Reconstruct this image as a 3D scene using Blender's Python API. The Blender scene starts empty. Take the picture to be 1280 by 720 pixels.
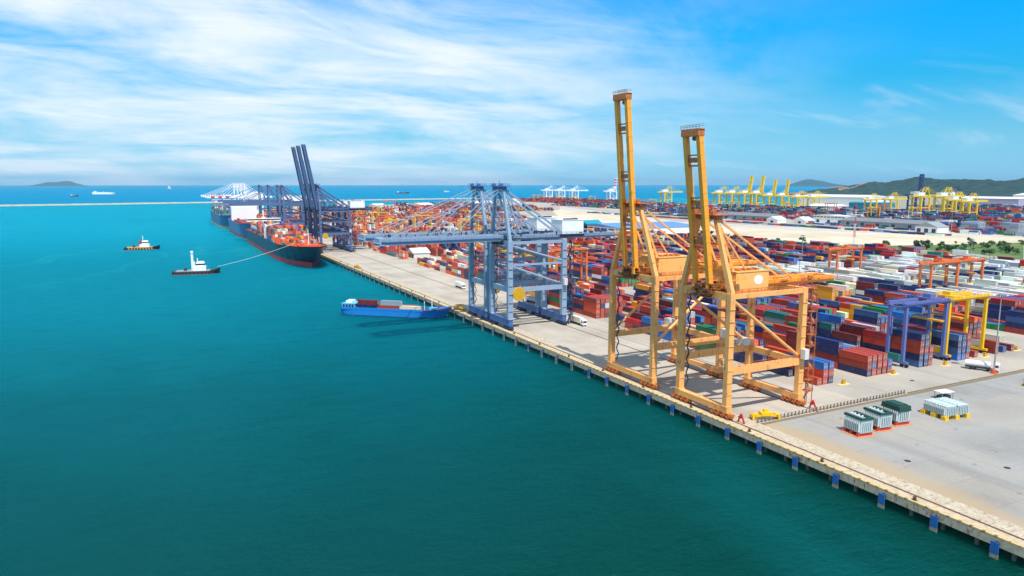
import bpy, math, random
from mathutils import Vector, Matrix
from mathutils.bvhtree import BVHTree
R = math.radians
scene = bpy.context.scene
COL = scene.collection
# ------------------------------------------------------------------ helpers
class MB:
    """collects boxes, beams and tubes; build() links them as one mesh object"""
    def __init__(s): s.v, s.f, s.m = [], [], []
    def add(s, vs, fs, mi=0):
        n = len(s.v); s.v += [tuple(v) for v in vs]
        s.f += [tuple(i + n for i in f) for f in fs]; s.m += [mi] * len(fs)
        return s
    def box(s, x0, x1, y0, y1, z0, z1, mi=0):
        return s.add([(x0,y0,z0),(x1,y0,z0),(x1,y1,z0),(x0,y1,z0),(x0,y0,z1),(x1,y0,z1),(x1,y1,z1),(x0,y1,z1)],
              [(3,2,1,0),(4,5,6,7),(0,1,5,4),(1,2,6,5),(2,3,7,6),(3,0,4,7)], mi)
    def beam(s, p, q, w, h=None, mi=0, w2=None, h2=None):
        p, q = Vector(p), Vector(q); h = h or w; w2 = w2 or w; h2 = h2 or h
        d = (q - p).normalized()
        a = d.cross(Vector((0,0,1)))
        a = Vector((1,0,0)) if a.length < 1e-3 else a.normalized()
        b = a.cross(d).normalized()
        vs = []
        for c, ww, hh in ((p, w, h), (q, w2, h2)):
            for sa, sb in ((-1,-1),(1,-1),(1,1),(-1,1)): vs.append(c + a*sa*ww/2 + b*sb*hh/2)
        return s.add(vs, [(3,2,1,0),(4,5,6,7),(0,1,5,4),(1,2,6,5),(2,3,7,6),(3,0,4,7)], mi)
    def tube(s, p, q, r, n=8, mi=0, r2=None):
        p, q = Vector(p), Vector(q); r2 = r if r2 is None else r2
        d = (q - p).normalized()
        a = d.cross(Vector((0,0,1)))
        a = Vector((1,0,0)) if a.length < 1e-3 else a.normalized()
        b = a.cross(d)
        vs = []
        for c, rr in ((p, r), (q, r2)):
            for i in range(n):
                t = 2*math.pi*i/n; vs.append(c + a*math.cos(t)*rr + b*math.sin(t)*rr)
        fs = [(i, (i+1) % n, n+(i+1) % n, n+i) for i in range(n)] + [tuple(reversed(range(n))), tuple(range(n, 2*n))]
        return s.add(vs, fs, mi)
    def prism(s, poly, z0, z1, mi=0):
        n = len(poly)
        vs = [(x,y,z0) for x,y in poly] + [(x,y,z1) for x,y in poly]
        fs = [(i, (i+1) % n, n+(i+1) % n, n+i) for i in range(n)] + [tuple(reversed(range(n))), tuple(range(n, 2*n))]
        return s.add(vs, fs, mi)
    def rail(s, p, q, h=1.1, step=3.0, w=0.09, mi=0):
        p, q = Vector(p), Vector(q); up = Vector((0,0,1)); n = max(1, int((q-p).length/step))
        for k in (0.5, 1.0): s.beam(p+up*h*k, q+up*h*k, w, w, mi)
        for i in range(n+1):
            c = p.lerp(q, i/n); s.beam(c, c+up*h, w, w, mi)
        return s
    def mesh(s, name, mats):
        me = bpy.data.meshes.new(name); me.from_pydata(s.v, [], s.f)
        for m in (mats if isinstance(mats, (list, tuple)) else [mats]): me.materials.append(m)
        me.polygons.foreach_set('material_index', s.m); me.update()
        return me
    def build(s, name, mats, parent=None, loc=None, rz=0.0, smooth=False):
        return link(name, s.mesh(name, mats), parent, loc, rz, smooth)

def link(name, me, parent=None, loc=None, rz=0.0, smooth=False):
    o = bpy.data.objects.new(name, me); COL.objects.link(o)
    if parent is not None: o.parent = parent
    if loc is not None: o.location = loc
    if rz: o.rotation_euler = (0,0,rz)
    if smooth and me is not None:
        me.polygons.foreach_set('use_smooth', [True]*len(me.polygons))
    return o
def tag(o, label=None, cat=None, group=None, kind=None):
    if label: o['label'] = label
    if cat: o['category'] = cat
    if group: o['group'] = group
    if kind: o['kind'] = kind
    return o
def thing(name, label, cat, loc=(0,0,0), rz=0.0, group=None):
    return tag(link(name, None, None, loc, rz), label, cat, group)
KIDS = {}
def kids(o):
    return [c for c in bpy.data.objects if c.parent is o]
def dup(root, loc, rz=0.0, label=None, group=None, scale=None):
    """copy a thing with its parts and their sub-parts"""
    key = root.name
    if key not in KIDS: KIDS[key] = [(c, kids(c)) for c in kids(root)]
    r = root.copy(); COL.objects.link(r); r.location = loc; r.rotation_euler = (0,0,rz)
    if scale: r.scale = (scale,)*3
    if label: r['label'] = label
    if group: r['group'] = group
    for c, gs in KIDS[key]:
        d = c.copy(); COL.objects.link(d); d.parent = r
        for g in gs:
            e = g.copy(); COL.objects.link(e); e.parent = d
    return r

# ------------------------------------------------------------------ materials
def lin(c):
    return tuple((x/255/12.92 if x/255 <= 0.04045 else ((x/255+0.055)/1.055)**2.4) for x in c) + (1.0,)
def newmat(name):
    m = bpy.data.materials.new(name); m.use_nodes = True
    nt = m.node_tree; return m, nt, nt.nodes, nt.links, nt.nodes['Principled BSDF']
def setin(b, **k):
    for n, v in k.items():
        n = n.replace('_', ' ')
        if n in b.inputs: b.inputs[n].default_value = v
MATS = {}
def paint(name, rgb, rough=0.55, dirt=0.25, scale=0.6, rust=0.0, metal=0.0, grime=(70,55,45)):
    """painted or bare surface with uneven tone, faint grime and optional rust blooms"""
    if name in MATS: return MATS[name]
    m, nt, N, L, b = newmat(name)
    tc = N.new('ShaderNodeNewGeometry')
    n1 = N.new('ShaderNodeTexNoise'); n1.inputs['Scale'].default_value = scale; n1.inputs['Detail'].default_value = 6; n1.inputs['Roughness'].default_value = 0.65
    L.new(tc.outputs['Position'], n1.inputs['Vector'])
    r1 = N.new('ShaderNodeValToRGB'); r1.color_ramp.elements[0].position = 0.35; r1.color_ramp.elements[1].position = 0.75
    L.new(n1.outputs['Fac'], r1.inputs['Fac'])
    mx = N.new('ShaderNodeMix'); mx.data_type = 'RGBA'
    c = lin(rgb); g = lin(grime)
    mx.inputs['A'].default_value = c
    mx.inputs['B'].default_value = tuple(c[i]*(1-dirt) + g[i]*dirt for i in range(3)) + (1,)
    L.new(r1.outputs['Color'], mx.inputs['Factor'])
    out = mx.outputs['Result']
    if rust > 0:
        n2 = N.new('ShaderNodeTexNoise'); n2.inputs['Scale'].default_value = scale*2.3; n2.inputs['Detail'].default_value = 8; n2.inputs['Roughness'].default_value = 0.7
        mp = N.new('ShaderNodeMapping'); mp.inputs['Scale'].default_value = (1,1,0.35)
        L.new(tc.outputs['Position'], mp.inputs['Vector']); L.new(mp.outputs['Vector'], n2.inputs['Vector'])
        r2 = N.new('ShaderNodeValToRGB'); r2.color_ramp.elements[0].position = 0.66 - 0.25*rust; r2.color_ramp.elements[1].position = 0.74 - 0.18*rust
        L.new(n2.outputs['Fac'], r2.inputs['Fac'])
        mr = N.new('ShaderNodeMix'); mr.data_type = 'RGBA'; mr.inputs['B'].default_value = lin((128,62,30))
        L.new(r2.outputs['Color'], mr.inputs['Factor']); L.new(out, mr.inputs['A']); out = mr.outputs['Result']
    L.new(out, b.inputs['Base Color'])
    setin(b, Roughness=rough, Metallic=metal)
    MATS[name] = m
    return m
CONC = lin((186,178,164))
def concrete(name, rgb, stain, scale=0.05, joint=None, wear=0.6, warm=None, edge=None):
    m, nt, N, L, b = newmat(name)
    g = N.new('ShaderNodeNewGeometry')
    def noise(sc, det=8, ro=0.6, map_scale=(1,1,1)):
        mp = N.new('ShaderNodeMapping'); mp.inputs['Scale'].default_value = map_scale
        L.new(g.outputs['Position'], mp.inputs['Vector'])
        n = N.new('ShaderNodeTexNoise'); n.inputs['Scale'].default_value = sc; n.inputs['Detail'].default_value = det; n.inputs['Roughness'].default_value = ro
        L.new(mp.outputs['Vector'], n.inputs['Vector']); return n
    def ramp(n, a, c):
        r = N.new('ShaderNodeValToRGB'); r.color_ramp.elements[0].position = a; r.color_ramp.elements[1].position = c
        L.new(n.outputs['Fac'], r.inputs['Fac']); return r
    def mix(A, B, F, amount=1.0):
        x = N.new('ShaderNodeMix'); x.data_type = 'RGBA'
        for k, v in (('A', A), ('B', B)):
            if isinstance(v, tuple): x.inputs[k].default_value = v
            else: L.new(v, x.inputs[k])
        if amount == 1.0: L.new(F, x.inputs['Factor'])
        else:
            mu = N.new('ShaderNodeMath'); mu.operation = 'MULTIPLY'; mu.inputs[1].default_value = amount
            L.new(F, mu.inputs[0]); L.new(mu.outputs[0], x.inputs['Factor'])
        return x.outputs['Result']
    c = lin(rgb); s = lin(stain)
    out = mix(c, s, ramp(noise(scale), 0.42, 0.72).outputs['Color'], wear)
    if warm: out = mix(out, lin(warm), ramp(noise(scale*0.6, 5, 0.6, (1,0.5,1)), 0.5, 0.7).outputs['Color'], 0.7)
    # tyre-dark streaks along the traffic direction
    out = mix(out, lin((118,112,104)), ramp(noise(0.12, 6, 0.6, (1.0,0.06,1)), 0.56, 0.78).outputs['Color'], 0.65*wear)
    out = mix(out, lin((92,84,76)), ramp(noise(0.35, 4, 0.5), 0.68, 0.76).outputs['Color'], 0.65*wear)
    out = mix(out, lin((225,218,206)), ramp(noise(1.3, 6, 0.7), 0.55, 0.8).outputs['Color'], 0.25)
    if joint:
        br = N.new('ShaderNodeTexBrick'); br.offset = 0.0; br.inputs['Scale'].default_value = 1.0
        br.inputs['Brick Width'].default_value = joint[0]; br.inputs['Row Height'].default_value = joint[1]; br.inputs['Mortar Size'].default_value = 0.06
        br.inputs['Mortar Smooth'].default_value = 0.2
        L.new(g.outputs['Position'], br.inputs['Vector'])
        out = mix(out, lin((110,102,92)), br.outputs['Fac'], 0.55)
    if edge:
        sp_ = N.new('ShaderNodeSeparateXYZ'); L.new(g.outputs['Position'], sp_.inputs[0])
        ad = N.new('ShaderNodeMath'); ad.operation = 'MULTIPLY_ADD'; L.new(noise(0.10, 6, 0.65, (1,0.35,1)).outputs['Fac'], ad.inputs[0]); ad.inputs[1].default_value = -13.0; L.new(sp_.outputs['X'], ad.inputs[2])
        er = N.new('ShaderNodeMapRange'); er.interpolation_type = 'SMOOTHSTEP'; er.inputs['From Min'].default_value = edge[1]; er.inputs['From Max'].default_value = edge[0]; er.inputs['To Max'].default_value = 0.8; L.new(ad.outputs[0], er.inputs['Value'])
        out = mix(out, lin(edge[2]), er.outputs['Result'])
    L.new(out, b.inputs['Base Color']); setin(b, Roughness=0.9)
    MATS[name] = m
    return m

Y_LEG = paint('faded orange crane paint', (246,176,100), 0.5, 0.2, 0.35, 0.32)
Y_BOOM = paint('golden crane paint', (255,168,46), 0.45, 0.15, 0.4, 0.2)
Y_DIRTY = paint('rusty orange machinery', (206,118,54), 0.6, 0.35, 1.2, 0.6)
Y_HOUSE = paint('orange house paint', (244,184,104), 0.5, 0.12, 0.3, 0.15)
G_LEG = paint('pale blue grey crane paint', (142,162,184), 0.45, 0.15, 0.25, 0.05)
G_DARK = paint('worn blue sill paint', (70,104,158), 0.5, 0.25, 0.4, 0.1)
G_MACH = paint('dark blue machinery', (38,58,96), 0.6, 0.3, 1.0, 0.2)
B_LEG = paint('slate blue crane paint', (82,102,140), 0.5, 0.2, 0.2, 0.05)
WHITE = paint('white paint', (236,236,232), 0.45, 0.08, 0.3)
OFFWHITE = paint('weathered white', (214,212,204), 0.6, 0.2, 0.5)
RED = paint('red paint', (190,38,34), 0.5, 0.2, 0.8)
YEL = paint('yellow paint', (236,186,14), 0.45, 0.12, 0.6)
YEL_D = paint('worn yellow paint', (214,160,20), 0.55, 0.3, 1.0, 0.4)
BLACK = paint('black rubber', (24,24,26), 0.8, 0.2)
DARK = paint('dark steel', (52,54,58), 0.6, 0.25)
GREY = paint('grey paint', (140,146,152), 0.55, 0.2)
GALV = paint('galvanised steel', (150,154,156), 0.5, 0.2, 1.0)
GLASS = paint('dark window glass', (26,38,48), 0.12, 0.0)
ORG = paint('orange gantry paint', (226,120,60), 0.5, 0.22, 0.4, 0.25)
PURP = paint('violet blue gantry paint', (98,110,170), 0.5, 0.2, 0.4, 0.1)
FY = paint('far yellow crane paint', (232,196,24), 0.5, 0.15, 0.1)
FW = paint('white crane paint', (232,232,236), 0.5, 0.1, 0.1)
FB = paint('navy crane paint', (40,62,112), 0.5, 0.15, 0.1)
FRED = paint('red band paint', (206,52,44), 0.5, 0.1, 0.1)

# ------------------------------------------------------------------ camera
CAMZ = 74.0
cam_d = bpy.data.cameras.new('camera'); cam = bpy.data.objects.new('camera', cam_d); COL.objects.link(cam)
cam.location = (0,0,CAMZ); cam.rotation_euler = (R(90-8.310), 0, -R(26.579))
cam_d.lens = 25.03; cam_d.sensor_width = 36; cam_d.clip_start = 0.5; cam_d.clip_end = 200000
scene.camera = cam
scene.view_settings.view_transform = 'Standard'; scene.view_settings.look = 'None'
scene.view_settings.exposure = 0.3; scene.view_settings.gamma = 1; scene.view_settings.use_curve_mapping = False

# ------------------------------------------------------------------ light and sky
SUN = Vector((-0.10,-0.55,1.0)).normalized()
el = math.asin(SUN.z); azi = math.atan2(SUN.x, SUN.y)
sd = bpy.data.lights.new('sun', 'SUN'); sd.energy = 4.6; sd.angle = R(0.5); sd.color = (1.0,0.95,0.87)
so = bpy.data.objects.new('sun', sd); COL.objects.link(so); so.rotation_euler = SUN.to_track_quat('Z','Y').to_euler(); so.location = (100,-100,300)
w = bpy.data.worlds.new('World'); scene.world = w; w.use_nodes = True
nt = w.node_tree; N = nt.nodes; L = nt.links; N.clear()
out = N.new('ShaderNodeOutputWorld'); bg = N.new('ShaderNodeBackground'); bg.inputs['Strength'].default_value = 0.12
sky = N.new('ShaderNodeTexSky'); sky.sky_type = 'NISHITA'; sky.sun_disc = False; sky.sun_elevation = el; sky.sun_rotation = azi
sky.altitude = 0; sky.air_density = 1.0; sky.dust_density = 0.2; sky.ozone_density = 2.5
bw = N.new('ShaderNodeRGBToBW'); L.new(sky.outputs[0], bw.inputs['Color'])
def M(op, a, b_=None, clamp=False):
    n = N.new('ShaderNodeMath'); n.operation = op; n.use_clamp = clamp
    for i, x in enumerate((a, b_)):
        if x is None: continue
        if isinstance(x, (int, float)): n.inputs[i].default_value = x
        else: L.new(x, n.inputs[i])
    return n.outputs[0]
tc = N.new('ShaderNodeTexCoord'); sp = N.new('ShaderNodeSeparateXYZ'); L.new(tc.outputs['Generated'], sp.inputs[0])
tr = N.new('ShaderNodeValToRGB'); L.new(sp.outputs['Z'], tr.inputs['Fac'])
TINT = [(0.0,(150,212,238)),(0.06,(122,206,240)),(0.13,(40,184,242)),(0.20,(0,164,244)),(0.5,(96,160,214)),(1.0,(96,150,206))]
LUM = [0.56,0.58,0.62,0.76,1.1,1.25]
for k, (p_, c_) in enumerate(TINT):
    e_ = tr.color_ramp.elements[0] if k == 0 else tr.color_ramp.elements[-1] if k == len(TINT)-1 else tr.color_ramp.elements.new(p_)
    e_.position = p_
for e_, (p_, c_), u_ in zip(tr.color_ramp.elements, TINT, LUM):
    q_ = lin(c_); l_ = 0.2126*q_[0]+0.7152*q_[1]+0.0722*q_[2]; e_.color = tuple(v/l_*0.4*u_ for v in q_[:3])+(1,)
tm_ = N.new('ShaderNodeVectorMath'); tm_.operation = 'MULTIPLY'; L.new(tr.outputs['Color'], tm_.inputs[0]); L.new(bw.outputs[0], tm_.inputs[1])
ts_ = N.new('ShaderNodeVectorMath'); ts_.operation = 'SCALE'; L.new(tm_.outputs[0], ts_.inputs[0]); ts_.inputs['Scale'].default_value = 2.5
zz = M('ADD', M('MAXIMUM', sp.outputs['Z'], 0.0), 0.15)
cx = M('DIVIDE', sp.outputs['X'], zz); cy = M('DIVIDE', sp.outputs['Y'], zz)
cb = N.new('ShaderNodeCombineXYZ'); L.new(cx, cb.inputs[0]); L.new(cy, cb.inputs[1])
def cloud(scale, rot, stretch, lo, hi, det=9, rough=0.62, off=(0,0,0), dist=0.6):
    mp = N.new('ShaderNodeMapping'); mp.inputs['Rotation'].default_value = (0,0,rot); mp.inputs['Scale'].default_value = stretch; mp.inputs['Location'].default_value = off
    L.new(cb.outputs[0], mp.inputs['Vector'])
    n = N.new('ShaderNodeTexNoise'); n.inputs['Scale'].default_value = scale; n.inputs['Detail'].default_value = det; n.inputs['Roughness'].default_value = rough; n.inputs['Distortion'].default_value = dist
    L.new(mp.outputs['Vector'], n.inputs['Vector'])
    mr = N.new('ShaderNodeMapRange'); mr.interpolation_type = 'SMOOTHSTEP'; mr.inputs['From Min'].default_value = lo; mr.inputs['From Max'].default_value = hi
    L.new(n.outputs['Fac'], mr.inputs['Value']); return mr.outputs['Result']
# wispy high cloud, thickest over the open water to the left
side = M('ADD', M('MULTIPLY', sp.outputs['X'], -math.cos(R(26.58))), M('MULTIPLY', sp.outputs['Y'], math.sin(R(26.58))))   # + towards the left of the bay
sm = N.new('ShaderNodeMapRange'); sm.interpolation_type = 'SMOOTHSTEP'; sm.inputs['From Min'].default_value = -0.52; sm.inputs['From Max'].default_value = 0.16; L.new(side, sm.inputs['Value'])
big = cloud(0.42, -R(26.6), (0.8,0.75,1), 0.26, 0.52, 6, 0.55, (3.1,1.7,0))
soft = cloud(1.2, -R(26.6), (0.7,1.0,1), 0.28, 0.66, 8, 0.6, (5.3,4.2,0), 0.5)
wisp = cloud(2.3, -R(26.6)+0.1, (0.45,1.0,1), 0.36, 0.70, 10, 0.66, (7.3,2.2,0), 1.0)
dens = M('MULTIPLY', M('MULTIPLY', big, M('ADD', M('MULTIPLY', wisp, 0.28), M('MULTIPLY', soft, 0.85))), sm.outputs['Result'], True)
thin = M('MULTIPLY', cloud(1.3, -R(26.6)+0.15, (0.4,1.3,1), 0.50, 0.82, 9, 0.62, (1.2,9.4,0), 0.6), 0.55)
dens = M('MAXIMUM', dens, thin)
dens = M('MULTIPLY', dens, 0.84)
mx = N.new('ShaderNodeMix'); mx.data_type = 'RGBA'; L.new(dens, mx.inputs['Factor']); L.new(ts_.outputs[0], mx.inputs['A']); mx.inputs['B'].default_value = (7.2,7.35,7.5,1)
L.new(mx.outputs['Result'], bg.inputs['Color']); L.new(bg.outputs[0], out.inputs['Surface'])
from mathutils import noise as mnoise
rnd = random.Random(7)
# ------------------------------------------------------------------ water
def water_material():
    m, nt, N, L, b = newmat('sea water')
    g = N.new('ShaderNodeNewGeometry'); s = N.new('ShaderNodeSeparateXYZ'); L.new(g.outputs['Position'], s.inputs[0])
    def mr(v, a, c):
        x = N.new('ShaderNodeMapRange'); x.interpolation_type = 'SMOOTHSTEP'; x.inputs['From Min'].default_value = a; x.inputs['From Max'].default_value = c
        L.new(v, x.inputs['Value']); return x.outputs['Result']
    def noise(sc, st=(1,1,1), det=4, ro=0.55, rot=0.0):
        mp = N.new('ShaderNodeMapping'); mp.inputs['Scale'].default_value = st; mp.inputs['Rotation'].default_value = (0,0,rot)
        L.new(g.outputs['Position'], mp.inputs['Vector'])
        n = N.new('ShaderNodeTexNoise'); n.inputs['Scale'].default_value = sc; n.inputs['Detail'].default_value = det; n.inputs['Roughness'].default_value = ro
        L.new(mp.outputs['Vector'], n.inputs['Vector']); return n.outputs['Fac']
    def math_(op, a, c):
        n = N.new('ShaderNodeMath'); n.operation = op
        for i, x in enumerate((a, c)):
            if isinstance(x, (int, float)): n.inputs[i].default_value = x
            else: L.new(x, n.inputs[i])
        return n.outputs[0]
    def mix(A, B, F):
        x = N.new('ShaderNodeMix'); x.data_type = 'RGBA'
        for k, v in (('A', A), ('B', B)):
            if isinstance(v, tuple): x.inputs[k].default_value = v
            else: L.new(v, x.inputs[k])
        L.new(F, x.inputs['Factor']); return x.outputs['Result']
    # silty green water in the berth, clearer turquoise out in the bay, deep blue beyond the breakwater
    y2 = math_('ADD', s.outputs['Y'], math_('MULTIPLY', noise(0.004, (1,1,1), 5, 0.6), 260))
    base = mix((0.0002,0.040,0.029,1), (0.0003,0.165,0.225,1), mr(y2, 190, 690))
    base = mix(base, (0.001,0.25,0.36,1), mr(y2, 640, 1500))
    base = mix(base, (0.0005,0.19,0.36,1), mr(s.outputs['Y'], 2900, 3100))
    silt = math_('MULTIPLY', mr(noise(0.006, (1.0,0.35,1), 6, 0.6, -0.46), 0.48, 0.72), 0.35)
    base = mix(base, (0.003,0.19,0.20,1), silt)
    # thin paler current lines and wind streaks
    cl = math_('ABSOLUTE', math_('SUBTRACT', noise(0.0032, (1.0,0.5,1), 4, 0.5, 0.35), 0.5), 0.0)
    x = N.new('ShaderNodeMapRange'); x.inputs['From Min'].default_value = 0.010; x.inputs['From Max'].default_value = 0.0; L.new(cl, x.inputs['Value'])
    base = mix(base, (0.012,0.26,0.30,1), math_('MULTIPLY', math_('MULTIPLY', x.outputs['Result'], mr(s.outputs['Y'], 420, 900)), 0.45))
    wnd = math_('MULTIPLY', mr(noise(0.05, (1.0,3.2,1), 6, 0.7, 0.25), 0.45, 0.8), 0.34)
    base = mix(base, (0.0002,0.03,0.032,1), wnd)
    h = math_('ADD', math_('MULTIPLY', noise(0.09, (1.0,1.9,1), 5, 0.6, 0.5), 1.0), math_('MULTIPLY', noise(0.42, (1,1.7,1), 6, 0.66, -0.3), 0.55))
    h = math_('ADD', h, math_('MULTIPLY', noise(0.018, (1,1,1), 3), 1.2))
    bu = N.new('ShaderNodeBump'); bu.inputs['Strength'].default_value = 1.0; bu.inputs['Distance'].default_value = 2.2
    L.new(h, bu.inputs['Height']); 
    N.remove(b)
    df = N.new('ShaderNodeSubsurfaceScattering'); df.falloff = 'BURLEY'; df.inputs['Scale'].default_value = 22.0; df.inputs['Radius'].default_value = (1,1,1); L.new(base, df.inputs['Color']); L.new(bu.outputs['Normal'], df.inputs['Normal'])
    gl = N.new('ShaderNodeBsdfGlossy'); gl.inputs['Roughness'].default_value = 0.13; gl.inputs['Color'].default_value = (0.16,0.8,1,1); L.new(bu.outputs['Normal'], gl.inputs['Normal'])
    fr = N.new('ShaderNodeFresnel'); fr.inputs['IOR'].default_value = 1.33; L.new(bu.outputs['Normal'], fr.inputs['Normal'])
    ms = N.new('ShaderNodeMixShader'); L.new(math_('MINIMUM', fr.outputs[0], 0.10), ms.inputs[0]); 
    d2 = N.new('ShaderNodeBsdfDiffuse'); L.new(base, d2.inputs['Color']); L.new(bu.outputs['Normal'], d2.inputs['Normal'])
    dm = N.new('ShaderNodeMixShader'); dm.inputs[0].default_value = 0.16; L.new(df.outputs[0], dm.inputs[1]); L.new(d2.outputs[0], dm.inputs[2]); L.new(dm.outputs[0], ms.inputs[1]); L.new(gl.outputs[0], ms.inputs[2])
    L.new(ms.outputs[0], N['Material Output'].inputs['Surface'])
    return m
WATER = water_material()
sea = MB().add([(-45000,-3000,0),(45000,-3000,0),(45000,42000,0),(-45000,42000,0)], [(0,1,2,3)]).build('water', WATER)
tag(sea, kind='structure')

# ------------------------------------------------------------------ land
PAVE = concrete('yard paving', (164,157,146), (130,122,110), 0.03, None, 0.7, (196,176,146))
APRON = concrete('quay apron concrete', (176,166,152), (146,134,119), 0.035, (9.0,7.5), 0.9)
STORE = concrete('storage apron concrete', (147,146,143), (122,119,113), 0.03, (12.0,12.0), 0.95, (166,152,126), (150, 160, (168,146,112)))
SAND = concrete('sand fill', (200,186,160), (172,154,122), 0.015, None, 0.75, (214,204,184))
ROADM = concrete('pale haul road', (186,178,168), (152,146,136), 0.02, None, 0.5)
LAND = [(156,-500),(1640,-500),(1640,2900),(1300,2880),(700,2350),(420,2020),(156,1950)]
def slab(name, poly, z0, z1, mat):
    return tag(MB().prism(poly, z0, z1).build(name, mat), kind='structure')
slab('ground', LAND, -6, 4.0, PAVE)
slab('ground', [(1850,-1500),(12000,-1500),(12000,6500),(5200,4600),(3900,3700),(2500,2050),(1850,1720)], -6, 3.5, paint('far ground', (150,146,128), 0.9, 0.4, 0.01))
def sheet(name, poly, z, mat):
    return tag(MB().add([(x,y,z) for x,y in poly], [tuple(range(len(poly)))]).build(name, mat), kind='structure')
QE = 146.5     # outer quay edge
sheet('quay_apron', [(156,148),(202.5,148),(202.5,1900),(156,1900)], 4.004, APRON)
sheet('storage_apron', [(156,-480),(1000,-480),(1000,148),(156,148)], 4.004, STORE)
sheet('sand_fill', [(764,1301),(680,815),(670,590),(734,534),(820,515),(940,493),(1000,500),(1025,538),(924,674),(879,776),(831,996),(1004,1710),(940,1640)], 4.012, SAND)
sheet('road', [(1004,1710),(831,996),(879,776),(924,674),(1025,538),(1126,592),(988,721),(944,834),(884,1060),(1148,1955)], 4.008, ROADM)
sheet('road', [(640,548),(669,419),(672,200),(706,200),(706,369),(699,438),(662,567)], 4.012, ROADM)
# worn patches of newer concrete on the storage apron
sheet('concrete_patch', [(204,124),(226,131),(250,133),(300,118),(300,96),(252,96),(226,104)], 4.008, concrete('grey concrete patch', (152,148,140), (128,123,114), 0.05, None, 0.5))
sheet('drain_channel', [(156,146.6),(420,146.6),(420,148.2),(156,148.2)], 4.010, paint('dark earth', (124,110,88), 0.9, 0.4, 0.5))
# quay deck: coping beam that overhangs the piles
QFACE = paint('stained coping concrete', (190,180,158), 0.9, 0.55, 0.6, 0.5, 0, (120,98,70))
tag(MB().prism([(QE,-400),(156,-400),(156,1950),(QE,1950)], 2.2, 4.0).build('quay_deck', QFACE), kind='structure')
def kerb_material():
    m, nt, N, L, b = newmat('yellow banded kerb')
    g = N.new('ShaderNodeNewGeometry'); s = N.new('ShaderNodeSeparateXYZ'); L.new(g.outputs['Position'], s.inputs[0])
    w_ = N.new('ShaderNodeMath'); w_.operation = 'MODULO'; L.new(s.outputs['Y'], w_.inputs[0]); w_.inputs[1].default_value = 2.4
    gt = N.new('ShaderNodeMath'); gt.operation = 'GREATER_THAN'; L.new(w_.outputs[0], gt.inputs[0]); gt.inputs[1].default_value = 1.6
    n = N.new('ShaderNodeTexNoise'); n.inputs['Scale'].default_value = 0.9; n.inputs['Detail'].default_value = 7; n.inputs['Roughness'].default_value = 0.7
    L.new(g.outputs['Position'], n.inputs['Vector'])
    r = N.new('ShaderNodeValToRGB'); r.color_ramp.elements[0].position = 0.47; r.color_ramp.elements[1].position = 0.6; L.new(n.outputs['Fac'], r.inputs['Fac'])
    a = N.new('ShaderNodeMix'); a.data_type = 'RGBA'; a.inputs['A'].default_value = lin((212,172,96)); a.inputs['B'].default_value = lin((120,84,34)); L.new(gt.outputs[0], a.inputs['Factor'])
    c = N.new('ShaderNodeMix'); c.data_type = 'RGBA'; L.new(a.outputs['Result'], c.inputs['A']); c.inputs['B'].default_value = lin((200,178,136)); L.new(r.outputs['Color'], c.inputs['Factor'])
    L.new(c.outputs['Result'], b.inputs['Base Color']); setin(b, Roughness=0.85); return m
tag(MB().box(QE-0.02,QE+0.5,-400,1950,4.003,4.32).build('kerb', kerb_material()), kind='structure')
tag(MB().box(QE+0.52,QE+2.9,-400,1950,4.001,4.03).build('cable_channel', paint('pale yellow channel cover', (198,180,146), 0.85, 0.45, 0.5, 0.3)), kind='structure')
RAILM = paint('rusty rail', (104,66,44), 0.7, 0.4, 0.5)
tag(MB().box(150.1,150.7,-400,1900,4.005,4.07).build('crane_rail', RAILM), kind='structure')
tag(MB().box(180.1,180.7,148,1900,4.005,4.07).build('crane_rail', RAILM), kind='structure')
LINE = paint('worn white line paint', (220,216,206), 0.8, 0.4, 1.0)
for xx in (186.5, 190.5, 194.5):
    tag(MB().box(xx,xx+0.22,170,1700,4.006,4.012).build('lane_marking', LINE), kind='structure')

# piles, fenders and bollards along the quay
pile_me = MB().tube((0,0,-5),(0,0,2.2),0.45,10).mesh('quay_pile', paint('wet pile concrete', (120,112,96), 0.8, 0.5, 1.0))
for i in range(88):
    o = link('quay_pile', pile_me, None, (148.4, 52+i*7.2, 0))
    tag(o, 'round grey concrete pile standing in water under the quay edge', 'pile', 'piles under the quay edge')
FBLUE = paint('blue fender face', (16,98,172), 0.55, 0.3, 1.6, 0.3); FPALE = paint('faded fender face', (110,130,146), 0.6, 0.3, 1.2, 0.2)
FLOW = paint('bare fender plate', (150,142,126), 0.7, 0.4, 1.5, 0.4)
def fender(face):
    r = thing('quay_fender', '', 'fender')
    MB().box(-0.95,-0.70,-0.78,0.78,1.0,3.4).build('fender_panel', face, r)
    MB().box(-0.93,-0.72,-0.8,0.8,-0.6,0.88).build('lower_plate', FLOW, r)
    b_ = MB(); 
    for z in (2.9, ): b_.tube((-0.7,0,z),(0.0,0,z),0.55,12)
    b_.build('rubber_buffer', BLACK, r)
    MB().box(-0.66,0.0,0.5,1.0,1.0,2.15).build('bracket', FLOW, r)
    return r
fb = fender(FBLUE); fp = fender(FPALE)
used = {}
OR = ['first','second','third','fourth','fifth','sixth','seventh','eighth','ninth','tenth','eleventh','twelfth','thirteenth','fourteenth','fifteenth','sixteenth','seventeenth','eighteenth','nineteenth','twentieth']
yy = 63.5; k = 0
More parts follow.
